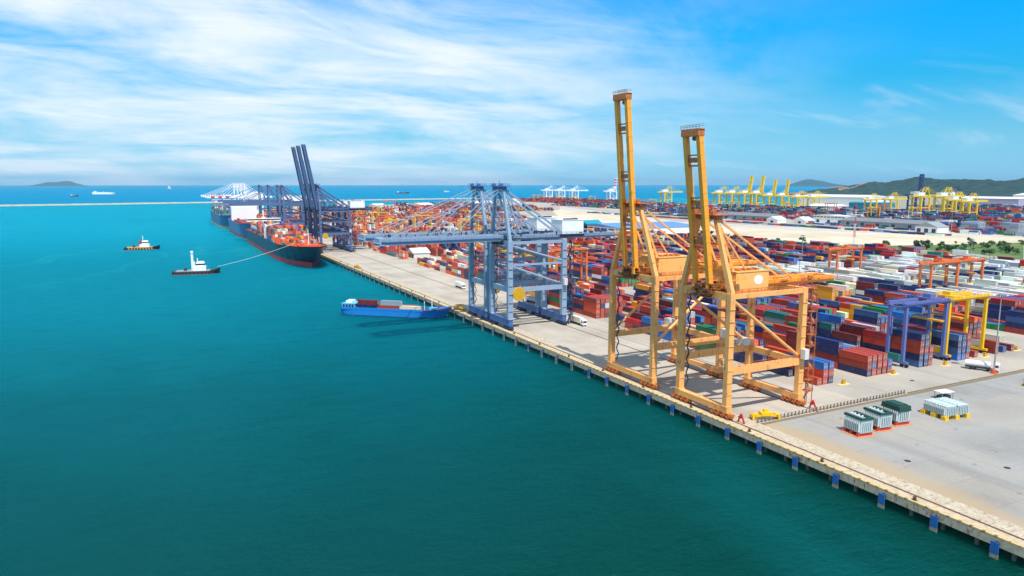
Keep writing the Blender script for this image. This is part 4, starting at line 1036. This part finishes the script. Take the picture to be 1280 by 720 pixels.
hull(s1, 352, 39, 16.5, 4.2, 1, HNAVY, HBOOT, DECKR, sheer=4.0, rake=0.075, stem=0.05)
m = MB()
for q in range(14): m.box(-17.5, 17.5, 62+q*13.4+11.9, 62+q*13.4+12.9, 15.5, 20.5)
m.build('lashing_bridge', ORD, s1)
m = MB().box(-9, 9, 10, 26, 17, 19.2)
for q in range(70): a = rf.uniform(-13, 13); b_ = rf.uniform(8, 62); m.box(a-1.2, a+1.2, b_-1.2, b_+1.2, 15.6, 15.6+rf.uniform(1.5,5))
m.build('deck_gear', ORD, s1)
MB().tube((0,14,19),(0,14,33),0.5,8,0,0.25).beam((-3,14,29),(3,14,29),0.3).build('foremast', WHITE, s1)
b_ = MB().box(-13, 13, 302, 316, 15.5, 27).box(-20.5, 20.5, 303, 311, 27, 31).build('bridge_house', WHITE, s1)
MB().box(-20.3, 20.3, 302.88, 303.02, 28.8, 30.2).build('bridge_window_band', GLASS, b_)
m = MB()
for q in range(5): m.box(-12.8, 12.8, 301.9, 302.02, 17.2+q*2, 18.0+q*2)
m.build('cabin_window_band', GLASS, b_)
MB().tube((0,307,31),(0,307,41),0.5,8).beam((-4,307,36),(4,307,36),0.4).box(-2,2,305,309,31,32.5).build('radar_mast', WHITE, s1)
MB().box(-5,5,322,334,15.5,34).box(-4,4,323,333,34,35.2).build('funnel', ORD, s1)
m = MB().box(-19,-17.4,150,152,15.5,31).box(-19,-17.4,160,162,15.5,31).beam((-18.2,151,31),(-18.2,161,31),1.0).beam((-18.2,151,18),(-18.2,161,30),0.6).beam((-18.2,151,30),(-6,140,33),0.9)
m.build('deck_crane', WHITE, s1)
X1 = 124.0-18.5
stack_on(X1+7, X1+30, 648+24, 648+50, 17.0, SHIPMIX+['green']*3+['yellow']*3, 2, 0, 0.5)
stack_on(X1+3, X1+35, 648+50, 648+104, 15.8, SHIPMIX+['green']*3+['yellow']*3, 3, 1, 0.8)
stack_on(X1, X1+37, 648+104, 648+300, 15.6, SHIPMIX, 6, 2)
s2 = thing('container_ship', 'blue grey container ship with red deck and tall white house, moored second', 'ship', (124.0, 1022, 0))
hull(s2, 218, 38, 19.5, 3.2, 1, HBLUE, HBOOT, DECKR, sheer=2.5)
m = MB()
for q in range(9): m.box(-16, 16, 24+q*13, 24+q*13+11.5, 18.6, 20.6)
m.build('hatch_cover', DECKR, s2)
b_ = MB().box(-18.5, 18.5, 143, 158, 18.5, 40).box(-20, 20, 144, 150, 40, 43).build('bridge_house', WHITE, s2)
MB().box(-19.8, 19.8, 143.88, 144.02, 41, 42.2).build('bridge_window_band', GLASS, b_)
MB().tube((0,148,43),(0,148,54),0.6,8).beam((-4,148,48),(4,148,48),0.5).build('radar_mast', WHITE, s2)
MB().box(-5,5,164,174,18.5,42).build('funnel', HBLUE, s2)
stack_on(X1+3, X1+34, 1022+112, 1022+128, 20.6, SHIPMIX, 1, 0, 0.6)
s3 = thing('container_ship', 'mid blue container ship with green and blue stacks, farthest along the quay', 'ship', (121.0, 1262, 0))
hull(s3, 300, 42, 21, 3.0, 1, HMID, paint('tan boot topping', (190,160,90), 0.6, 0.2), GREY, sheer=3)
b_ = MB().box(-17, 17, 205, 218, 20, 42).box(-21, 21, 206, 211, 42, 45).build('bridge_house', WHITE, s3)
MB().box(-20.8, 20.8, 205.88, 206.02, 43, 44.2).build('bridge_window_band', GLASS, b_)
MB().tube((0,210,45),(0,210,56),0.6,8).build('radar_mast', WHITE, s3)
stack_on(121-18.5, 121+18.5, 1262+26, 1262+200, 20.1, ['navy']*4+['teal']*4+['green']*3+['white']*3+['sky']*2+['rust']*2, 6, 2)
stack_on(121-18.5, 121+18.5, 1262+222, 1262+290, 20.1, ['navy']*4+['teal']*4+['green']*3+['white']*3+['rust'], 6, 3)
# finish the mass of containers
me = bpy.data.meshes.new('containers'); me.from_pydata(bulk['v'], [], bulk['f'])
me.materials.append(CS); me.materials.append(CE); me.polygons.foreach_set('material_index', bulk['m'])
at = me.attributes.new('col', 'FLOAT_COLOR', 'FACE'); at.data.foreach_set('color', [x for c in bulk['c'] for x in c])
uvl = me.uv_layers.new(name='UVMap'); uvl.data.foreach_set('uv', [x for p in bulk['uv'] for x in p]); me.update()
tag(link('containers', me), 'mass of stacked containers filling the yards and the ships', 'containers', None, 'stuff')

# far boats
def far_ship(label, x, y, Ln, B, h, rz, hm, hm2, house):
    r = thing('cargo_ship', label, 'ship', (x, y, 0), rz, None)
    hull(r, Ln, B, h, 2.0, 1, hm, hm2, GREY, sheer=3)
    if house: MB().box(-B*0.4, B*0.4, Ln*0.82, Ln*0.92, h-0.5, h+house).box(-B*0.12, B*0.12, Ln*0.5, Ln*0.52, h-0.5, h+house*0.7).build('bridge_house', WHITE, r)
    return r
far_ship('long white cargo ship at anchor in the open bay beyond the breakwater', -240, 5860, 150, 26, 16, R(90-26.6+8), WHITE, FRED, 8)
far_ship('small dark ship at anchor beyond the breakwater below the island', -390, 4880, 44, 14, 7, R(60), HNAVY, HBOOT, 7)
far_ship('dark low ship on the horizon behind the pale blue crane apex', 1780, 5350, 95, 22, 9, R(62), HNAVY, HBOOT, 9)
far_ship('small white boat on the horizon behind the pale blue crane stays', 2480, 6260, 50, 14, 8, R(62), WHITE, FRED, 8)
far_ship('tiny white boat on the skyline left of the white cranes', 250, 12000, 90, 22, 22, R(20), WHITE, FRED, 22)

# tugs
def tug(label, x, y, rz, fend, mast_h, hood):
    r = thing('tugboat', label, 'tugboat', (x, y, 0), rz, 'tugboats out in the bay')
    hull(r, 36, 10.5, 2.7, 0.4, 1, HNAVY if fend == 'y' else DARK, HBOOT, paint('tug deck', (150,128,92), 0.8, 0.3), sheer=2.0, rake=0.03)
    m = MB()
    for q in range(9): m.box(-5.55, -5.1, 7+q*2.9, 8.3+q*2.9, 0.9, 1.9).box(5.1, 5.55, 7+q*2.9, 8.3+q*2.9, 0.9, 1.9)
    m.build('tyre_fender', YEL if fend == 'y' else BLACK, r)
    MB().box(-5.3, 5.3, 7, 33, 2.5, 2.95).build('bulwark', YEL_D if fend == 'y' else GREY, r)
    h_ = MB().box(-3.9, 3.9, 10, 20, 2.8, 6.2).box(-3.1, 3.1, 11, 17.5, 6.2, 9.2).build('wheelhouse', WHITE, r)
    MB().box(-3.14, 3.14, 10.96, 17.54, 7.4, 8.6).build('window_band', GLASS, h_)
    if hood: MB().box(-2.3, 2.3, 11.5, 16.8, 9.2, 10.2).build('roof', WHITE, h_)
    m = MB().tube((0,16.5,9),(0,16.5,9+mast_h),0.35,8).beam((-1.8,16.5,9+mast_h*0.55),(1.8,16.5,9+mast_h*0.55),0.25)
    m.build('mast', WHITE, r)
    MB().box(-3.4,-1.8,18.6,20.6,6.2,10).box(1.8,3.4,18.6,20.6,6.2,10).build('funnel', RED if fend == 'y' else WHITE, r)
    m = MB().tube((-1.6,26,4.2),(1.6,26,4.2),1.1,12).box(-2,2,24.8,27.2,2.8,3.5); m.build('towing_winch', DARK, r)
    return r
tug('tugboat with yellow fenders and a short mast, the farther of two', 3, 913, R(90-4), 'y', 6.5, True)
t2 = tug('dark tugboat with a tall white tower, towing a line to the navy ship bow', 46, 642, R(90-8), 'k', 4, True)
MB().tube((0,20.4,3),(0,20.4,17.5),1.0,10).box(-1.3,1.3,19.4,21.4,17.5,19).build('fire_tower', WHITE, t2)
m = MB(); a = Vector((45,641.5,5.5)); c = Vector((113,668,20.5)); prev = a
for q in range(1, 13):
    t = q/12; p = a.lerp(c, t)+Vector((0,0,-1.2*math.sin(math.pi*t))); m.tube(prev, p, 0.13, 6); prev = p
tag(m.build('tow_rope', paint('pale tow rope', (214,214,206), 0.8, 0.1)), 'pale tow rope stretched from the dark tugboat to the navy ship', 'rope')

# blue coastal barge at the quay
ba = thing('barge', 'blue coastal barge carrying a few containers, bow nosing in to the quay', 'barge', (141.5, 366.5, 0), R(180-130))
HB = paint('bright blue barge hull', (18,122,200), 0.4, 0.15, 0.3, 0.1); LB = paint('light blue cabin paint', (90,176,216), 0.5, 0.15)
hull(ba, 61, 11, 4.2, 0.5, 1, HB, paint('dark lower hull', (22,50,96), 0.5, 0.2), DECKR, sheer=2.2, rake=0.07)
MB().box(-5.6,-5.3,9,60,3.6,4.9).box(5.3,5.6,9,60,3.6,4.9).build('hatch_coaming', HB, ba)
h_ = MB().box(-5, 5, 52, 60, 3.3, 6.6).box(-5.2,5.2,51.6,60.4,6.6,6.85).build('cabin', LB, ba)
m = MB()
for q in range(4): m.box(-5.08, -4.98, 52.8+q*1.8, 54.0+q*1.8, 4.9, 6.1)
m.build('window', GLASS, h_)
MB().box(-2.6,2.6,55,58.5,6.85,8.1).build('roof_house', WHITE, h_)
MB().tube((0,7.5,5),(0,7.5,11.5),0.22,8).beam((-1.5,7.5,10),(1.5,7.5,10),0.15).build('foremast', WHITE, ba)
MB().tube((0,12,4),(0,12,8.8),0.2,8).build('king_post', WHITE, ba)
MB().box(-2.4,2.4,5,9,4.0,5.6).build('windlass', LB, ba)
ca = math.cos(R(50)); sa = math.sin(R(50))
def on_barge(lx, ly, z, l, col, lab):
    x = 141.5+lx*ca-ly*sa; y = 366.5+lx*sa+ly*ca
    o = link('shipping_container', bodies[l], None, (x, y, z), R(50)); o.color = lin(PAL[col]); tag(o, lab, 'container', 'containers on the blue barge')
    for dm in doors: d = link('door', dm, o); d.color = o.color
on_barge(-2.7, 39, 3.75, L40, 'navy', 'navy blue container low in the barge hold under the maroon one')
on_barge(-2.7, 38.6, 6.37, L40, 'maroon', 'maroon container riding high near the barge cabin')
on_barge(-2.7, 26, 3.75, L40, 'rust', 'rust red container low in the middle of the barge')
on_barge(-2.7, 24.6, 6.37, L40, 'grey', 'pale grey container on top amidships on the barge')
on_barge(-2.7, 13.2, 3.75, L40, 'cream', 'cream container low in the barge hold toward the bow')
on_barge(0.1, 16, 3.75, L40, 'rust', 'rust red container behind the cream one toward the barge bow')
on_barge(0.1, 38, 3.75, L40, 'steel', 'steel blue container on the far side of the barge')
# ------------------------------------------------------------------ vehicles and yard gear
def truck(label, x, y, rz, load, tank=False, Lt=13.0):
    """cab towards -y"""
    r = thing('truck', label, 'truck', (x, y, 4.02), rz)
    c = MB().box(-1.2,1.2,0,2.1,0.7,3.0).box(-1.1,1.1,0.15,2.0,3.0,3.35).build('cab', WHITE, r)
    MB().box(-1.05,1.05,-0.03,0.05,1.7,2.7).box(-1.22,-1.19,0.4,1.4,1.8,2.7).box(1.19,1.22,0.4,1.4,1.8,2.7).build('window', GLASS, c)
    MB().box(-0.5,0.5,0.8,Lt,0.65,1.05).box(-1.2,1.2,2.8,Lt,1.05,1.25).build('chassis', DARK, r)
    if tank:
        m = MB().tube((0,2.9,2.35),(0,Lt,2.35),1.15,18); 
    else: m = MB().box(-1.24,1.24,2.6,Lt,1.27,3.95).box(-1.27,1.27,2.58,2.75,1.26,3.98).box(-1.27,1.27,Lt-0.17,Lt+0.02,1.26,3.98)
    m.build('tank' if tank else 'cargo_body', load, r)
    for yy in (1.1, 3.6, Lt-3.2, Lt-1.9):
        for s in (-1, 1): MB().tube((s*1.22,yy,0.5),(s*0.85,yy,0.5),0.5,12).build('wheel', BLACK, r)
    return r
truck('white box truck driving on the apron in front of the navy stacks', 187.5, 294, 0, paint('cream truck body', (228,220,202), 0.5, 0.1))
truck('white box truck on the apron left of the pale blue cranes', 183, 438, 0, WHITE)
truck('white truck standing under the rear legs of the pale blue crane', 199, 362, 0.1, paint('grey truck body', (180,180,178), 0.5, 0.15))
truck('white tank truck parked beside the lamp mast', 280, 150.6, R(27), paint('bright tank', (226,226,228), 0.25, 0.05, 0.5), True, 11)
def spreader(label, x, y, rz, mat, Ls=12.0, z=4.0, group=None):
    r = thing('container_spreader', label, 'spreader', (x, y, z), rz, group)
    m = MB()
    for s in (-1, 1): m.box(s*0.7-0.25, s*0.7+0.25, -Ls/2, Ls/2, 0.9, 1.5)
    m.build('side_beam', mat, r)
    for s in (-1, 1): MB().box(-1.2,1.2,s*Ls/2-0.3,s*Ls/2+0.3,0.6,1.5).box(-1.2,-0.9,s*Ls/2-0.3,s*Ls/2+0.3,0,0.6).box(0.9,1.2,s*Ls/2-0.3,s*Ls/2+0.3,0,0.6).build('end_beam', mat, r)
    MB().box(-1.1,1.1,-1.6,1.6,1.2,2.3).box(-0.5,0.5,-0.5,0.5,2.3,3.1).build('head_block', mat, r)
    for k in (-3.4, 3.4): MB().box(-0.95,0.95,k-0.4,k+0.4,0.85,1.7).build('cross_beam', mat, r)
    return r
spreader('bright yellow spreader frame lying on the apron by the fence', 160.5, 150.6, R(68), YEL, 8.0)
spreader('yellow spreader lying along the quay edge by the barge bow', 150.2, 366, R(3), YEL_D, 11, 4.05)
spreader('yellow spreader lying along the quay edge beyond the barge', 150.2, 590, R(2), YEL_D, 14, 4.05)
DGREEN = paint('dark green frame', (34,62,58), 0.6, 0.2)
sg = spreader('dark green and yellow frame stack at the right edge of the storage apron', 275, 135.5, R(96), DGREEN, 13)
for k in (-5, -1.5, 2, 5.5): MB().box(-2.2, 2.2, k-0.35, k+0.35, 0.01, 0.58).build('yellow_support', YEL_D, sg)
spreader('second dark green frame behind the frame stack', 283, 139.5, R(96), DGREEN, 13)
# red rail stops
def stop(label, x, y):
    r = thing('rail_stop', label, 'buffer stop', (x, y, 4.0), 0, 'red rail stops')
    MB().beam((0,1.2,0.05),(0,0,2.7),0.35).beam((0,-1.4,0.05),(0,0,2.7),0.4).build('frame', RED, r)
    MB().box(-0.4,0.4,0.1,0.8,1.2,2.0).build('buffer', RED, r)
stop('red triangular rail stop at the quay edge rail', 151.5, 151.2); stop('red triangular rail stop at the inland crane rail', 181.5, 151.2)
# fence across the apron
fe = thing('fence', 'low post and rail fence across the apron between the cranes and the storage area', 'fence', (156, 149.0, 4.0))
pm = MB().box(-0.14,0.14,-0.14,0.14,0,1.25).box(-0.3,0.3,-0.3,0.3,0,0.25).mesh('post', paint('fence post', (120,106,84), 0.8, 0.4, 2.0))
for i in range(44): link('post', pm, fe, (i*1.55, 0, 0))
MB().beam((0,0,1.05),(66.7,0,1.05),0.08).beam((0,0,0.6),(66.7,0,0.6),0.08).build('rail', GALV, fe)
kb = MB().box(0,200,0,0.35,0,0.3).build('low_kerb', paint('dark kerb stone', (128,112,84), 0.9, 0.4, 0.5), None, (224,148.4,4.0)); tag(kb, kind='structure'); kb.name = 'kerb'
# crash barriers at the stack ends
for i, (px_, py_, t) in enumerate(((213.6,165.6,'in front of the red and navy corner stack'),(241.8,166.6,'beside the orange stack of three tiers'),(271.5,166,'between the violet and the yellow gantry'),(300.0,167.5,'in front of the rust red single container'),(324,168.5,'at the right edge below the cream containers'))):
    b_ = thing('crash_barrier', 'yellow crash barrier on a pale plinth ' + t, 'barrier', (px_, py_, 4.0), 0, 'yellow crash barriers')
    MB().box(-2.4,2.4,-0.9,0.9,0,0.22).build('plinth', paint('cream plinth', (226,206,150), 0.8, 0.3, 1.0), b_)
    MB().box(-0.7,0.7,-0.45,0.45,0.22,1.3).box(-0.5,0.5,-0.3,0.3,1.3,1.9).build('block', YEL_D, b_)
sill = [(206,213,166.2),(229,242,167.2)]
# lamp masts
def mast(label, x, y, hh=30, base=True, z=4.0):
    r = thing('light_mast', label, 'light mast', (x, y, z), 0, 'light masts')
    MB().tube((0,0,0.0),(0,0,hh),0.32,10,0,0.16).build('pole', GALV, r)
    m = MB().tube((0,0,hh-0.3),(0,0,hh),1.0,12)
    for q in range(6): a = q*math.pi/3; m.box(math.cos(a)*1.3-0.3, math.cos(a)*1.3+0.3, math.sin(a)*1.3-0.3, math.sin(a)*1.3+0.3, hh-0.7, hh-0.2)
    m.build('lamp_ring', GREY, r)
    if base: MB().box(-1.1,1.1,-1.1,1.1,0,0.25).tube((0,0,0.25),(0,0,1.5),0.85,10).build('base', paint('orange mast base', (216,96,40), 0.7, 0.25, 1.0), r)
    return r
mast('tall steel light mast on an orange base beside the white tank truck', 276.4, 150.6)
for x, y, t in ((204,428,'beside stacks left of the pale blue cranes'),(203,640,'at the far apron corner'),(252.5,300,'between stacks behind the tall orange boom'),(330,290,'over stacks behind the shorter orange boom'),(480,420,'near the white container stacks'),(560,330,'behind the orange gantry pair')):
    mast('slim steel light mast standing ' + t, x, y, 28, False)
for i, (x, y) in enumerate(((1000,620),(960,760),(930,900),(1000,1050),(1180,700),(1240,900),(1300,1150),(1180,1300),(1250,1500),(1100,560))):
    mast('slim light mast far across the sand fill among the container rows', x, y, 34, False)
lm = thing('lattice_mast', 'red and white lattice mast standing behind the orange gantry', 'mast', (735, 569, 4.0))
for k in range(6):
    m = MB(); z0, z1 = k*8, (k+1)*8; a0 = 1.1-0.13*k; a1 = 1.1-0.13*(k+1)
    for sx in (-1, 1):
        for sy in (-1, 1): m.beam((sx*a0,sy*a0,z0),(sx*a1,sy*a1,z1),0.22)
    for s in (-1, 1):
        for h0 in range(0, 8, 2):
            f0 = a0+(a1-a0)*h0/8; f1 = a0+(a1-a0)*(h0+2)/8
            m.beam((-f0,s*f0,z0+h0),(f1,s*f1,z0+h0+2),0.12); m.beam((s*f0,f0,z0+h0),(s*f1,-f1,z0+h0+2),0.12)
    m.build('lattice_section', RED if k % 2 == 1 else OFFWHITE, lm)
# transformers
TGREY = paint('pale transformer paint', (188,202,202), 0.45, 0.15, 1.0); TGREEN = paint('green tarpaulin', (16,70,62), 0.7, 0.2, 1.5); ORP = paint('rusty red beam', (196,58,44), 0.6, 0.3, 1.5)
def transformer(label, x, y, rz, cover, red=True):
    r = thing('transformer', label, 'transformer', (x, y, 4.0), rz, 'pale electrical transformers'); r.scale = (1.12,1.12,1.12)
    b_ = MB().box(-1.7,1.7,-2.6,2.6,0.95,4.1).box(-1.85,1.85,-2.75,2.75,4.1,4.3)
    b_.build('tank', TGREY, r)
    for s in (-1, 1):
        m = MB()
        for q in range(9): m.box(s*1.72+(0 if s > 0 else -0.55), s*1.72+(0.55 if s > 0 else 0), -2.4+q*0.58, -2.22+q*0.58, 1.3, 3.9)
        m.build('radiator', TGREY, r)
    m = MB()
    for q in range(5): m.box(-1.3+q*0.6,-1.05+q*0.6,-3.05,-2.62,1.4,3.7)
    m.build('front_rib', TGREY, r)
    if cover == 'full': MB().box(-1.95,1.95,-2.9,2.9,4.32,5.2).prism([(-2,-3),(2,-3),(2.05,3),(-2.05,3)], 3.9, 4.34).box(-1.4,1.4,-2.2,2.2,5.2,5.5).build('tarpaulin', TGREEN, r)
    else:
        MB().box(-1.95,-1.2,-2.9,2.9,4.32,4.85).box(1.2,1.95,-2.9,2.9,4.32,4.85).box(-1.2,1.2,-2.9,-2.2,4.32,4.8).build('green_cover', TGREEN, r)
        m = MB()
        for q in (-1.2, 0, 1.2): m.tube((0,q,4.3),(0,q,5.1),0.22,10)
        m.build('bushing', OFFWHITE, r)
        MB().tube((-0.7,-1.9,4.75),(-0.7,1.9,4.75),0.35,12).build('oil_conservator', TGREY, r)
    m = MB()
    for yy in (-2.1, 0, 2.1): m.box(-2.3,2.3,yy-0.3,yy+0.3,0.14,0.93)
    m.build('support_beam', ORP, r)
    MB().box(-2.8,2.8,-3.0,3.0,0.0,0.13).build('timber_mat', paint('orange timber mat', (206,140,92), 0.8, 0.3, 1.0), r)
    return r
transformer('pale transformer with green edge covers on red beams, nearest the quay edge', 174.5, 129.6, R(-8), 'part')
transformer('pale transformer with green edge covers on red beams, middle of the three', 183.6, 130.3, R(-8), 'part')
transformer('pale transformer under a full dark green tarpaulin, third in the row', 192.6, 131, R(-8), 'full')
t4 = thing('transformer', 'large pale twin transformer standing on bright yellow blocks', 'transformer', (212.5, 128.6, 4.0), R(-8), 'pale electrical transformers')
for s in (-1, 1):
    MB().box(s*2.3-2.0, s*2.3+2.0, -3.9, 3.9, 1.25, 4.0).box(s*2.3-2.1, s*2.3+2.1, -4.0, 4.0, 4.0, 4.15).build('tank', TGREY, t4)
    m = MB()
    for q in range(13): m.box(s*4.3+(0 if s > 0 else -0.5), s*4.3+(0.5 if s > 0 else 0), -3.6+q*0.58, -3.42+q*0.58, 1.5, 3.85)
    for q in range(6): m.box(s*2.3-1.7+q*0.64, s*2.3-1.45+q*0.64, -4.4, -3.92, 1.5, 3.8)
    m.build('radiator', TGREY, t4)
    m = MB()
    for q in range(6): m.box(s*2.3-1.6, s*2.3+1.6, -3.3+q*1.2, -3.0+q*1.2, 4.15, 4.4)
    m.build('roof_rib', TGREY, t4)
for sx in (-4.3, 0, 4.3):
    for sy in (-3.6, 0, 3.6): MB().box(sx-0.75, sx+0.75, sy-0.75, sy+0.75, 0, 1.22).build('yellow_block', YEL, t4)
sh = thing('shelter', 'small flat roofed white shelter standing behind the twin transformer', 'shelter', (229, 139.5, 4.0), R(-8))
MB().box(-2.6,2.6,-1.7,1.7,2.35,2.55).build('roof', WHITE, sh)
for sx in (-2.3, 2.3):
    for sy in (-1.4, 1.4): MB().box(sx-0.08,sx+0.08,sy-0.08,sy+0.08,0,2.35).build('post', GALV, sh)
MB().box(-2.0,2.0,-1.0,1.0,0.0,1.2).build('dark_box', DARK, sh)  # plain dark box filling the space beneath the shelter roof
# small debris and manhole covers on the concrete
mh = MB().tube((0,0,0),(0,0,0.03),0.8,14).mesh('manhole_cover', DARK)
for x, y in ((168,110),(196,141),(186,96),(215,99),(205,150.5),(240,158)):
    tag(link('manhole_cover', mh, None, (x, y, 4.008)), 'dark round manhole cover set in the pale concrete', 'manhole cover', 'manhole covers in the concrete')

# ------------------------------------------------------------------ trees and green ground
LEAFM = []
for nm, a, b_ in (('dark leaves', (22,48,18), (48,84,30)), ('light leaves', (40,74,20), (84,118,40))):
    m, nt, N, L, b = newmat(nm)
    oi = N.new('ShaderNodeNewGeometry'); r = N.new('ShaderNodeValToRGB'); r.color_ramp.elements[0].color = lin(a); r.color_ramp.elements[1].color = lin(b_)
    L.new(oi.outputs['Random Per Island'], r.inputs['Fac']); L.new(r.outputs['Color'], b.inputs['Base Color']); setin(b, Roughness=0.7); LEAFM.append(m)
BARK = paint('bark', (84,66,50), 0.9, 0.3, 2.0)
def crown_mesh(seed, mat, n=420, lobes=6):
    rr_ = random.Random(seed); m = MB()
    cs = [(Vector((rr_.uniform(-1.9,1.9), rr_.uniform(-1.9,1.9), rr_.uniform(2.0,5.2))), rr_.uniform(0.9,1.8)) for _ in range(lobes)]
    for _ in range(n):
        c, rad = rr_.choice(cs); d = Vector((rr_.gauss(0,1), rr_.gauss(0,1), rr_.gauss(0,1))).normalized()
        p = c + d*rad*rr_.uniform(0.55,1.05)
        u = Vector((rr_.gauss(0,1), rr_.gauss(0,1), rr_.gauss(0,1))).normalized(); v = u.orthogonal().normalized(); s = rr_.uniform(0.22,0.5)
        m.add([p-u*s-v*s*0.6, p+u*s-v*s*0.5, p+u*s*0.8+v*s*0.6, p-u*s*0.7+v*s*0.6], [(0,1,2,3)])
    return m.mesh('crown', mat)
crowns = [crown_mesh(1, LEAFM[0]), crown_mesh(2, LEAFM[1]), crown_mesh(3, LEAFM[0], 520, 9), crown_mesh(4, LEAFM[1], 520, 9)]
tm = MB().tube((0,0,-0.2),(0.1,0,3.0),0.24,8,0,0.13)
for a_ in range(4): an = a_*1.57; tm.tube((0.1,0,2.2+a_*0.25),(math.cos(an)*1.4,math.sin(an)*1.4,4.0),0.1,6,0,0.05)
trunk_me = tm.mesh('trunk', BARK)
rt = random.Random(3)
def leafy(x, y, s, k, lab, grp):
    r = thing('tree', lab, 'tree', (x, y, 4.0), rt.uniform(0,6.28), grp); r.scale = (s*rt.uniform(0.9,1.3), s*rt.uniform(0.9,1.3), s*rt.uniform(0.8,1.1))
    link('trunk', trunk_me, r); link('crown', crowns[k], r)
for x, y, s in ((700,613,1.3),(628,598,1.0),(585,504,1.5),(578,512,1.3),(592,497,1.4),(548,463,1.1),(556,472,1.2),(601,437,1.0),(588,445,1.1),(612,430,1.0),(596,402,1.0),(606,396,1.1),(687,756,1.0),(770,505,1.4),(762,510,1.2),(640,520,0.9),(654,497,1.0),(668,470,0.9)):
    leafy(x, y, s, rt.randint(0,3), 'bushy green tree in the scrub between the container yard and the sand fill', 'trees along the back of the yard')
GREENP = [(693,554),(820,515),(940,493),(721,377),(715,448),(667,533)]
for i in range(60):
    a, c = rt.random(), rt.random()
    if a+c > 1: a, c = 1-a, 1-c
    x = 700+a*(935-700)+c*(735-700); y = 548+a*(490-548)+c*(385-548)
    leafy(x, y, rt.uniform(0.5,1.2), rt.randint(0,3), 'low bushy tree on the green wedge beside the sand fill', 'trees on the green wedge')
for i in range(70):
    x = rt.uniform(1225,1310); y = rt.uniform(1450,2200)
    leafy(x, y, rt.uniform(1.3,2.2), rt.choice((0,2,2,0,1)), 'dark tree in the far belt before the white and yellow cranes', 'trees in the far belt')
GRASS = concrete('rough grass', (76,104,40), (54,78,30), 0.06, None, 0.7, (132,128,70))
def scrub(name, poly, z):
    tag(MB().add([(x,y,z) for x,y in poly], [tuple(range(len(poly)))]).build(name, GRASS), kind='stuff')
scrub('grass', GREENP, 4.016)
scrub('grass', [(680,815),(672,818),(655,600),(690,555),(667,533),(715,448),(700,440),(650,560),(660,590),(670,590)], 4.020)
scrub('grass', [(690,830),(684,760),(672,640),(664,600),(676,600),(684,700),(700,900),(780,1330),(768,1310)], 4.022)
scrub('grass', [(700,830),(716,1000),(722,1000),(706,830)], 4.022)
for q in range(26):
    t = rt.random(); x = 676+t*24+rt.uniform(-6,10); y = 560+t*420; leafy(x, y, rt.uniform(0.4,0.9), rt.randint(0,3), 'low shrub along the lower edge of the sand fill', 'shrubs along the sand fill')
scrub('grass', [(560,520),(600,520),(622,420),(612,390),(585,395),(545,450)], 4.016)
HAZE = 2.6e-5
# ------------------------------------------------------------------ air
hm, nt, N, L, b = newmat('pale sea haze'); N.remove(b)
vp = N.new('ShaderNodeVolumePrincipled'); vp.inputs['Color'].default_value = (0.38,0.74,1.0,1); vp.inputs['Density'].default_value = HAZE; vp.inputs['Anisotropy'].default_value = 0.1
L.new(vp.outputs[0], N['Material Output'].inputs['Volume'])
tag(MB().box(-48000,48000,-6000,44000,-12,420).build('haze', hm), kind='stuff')
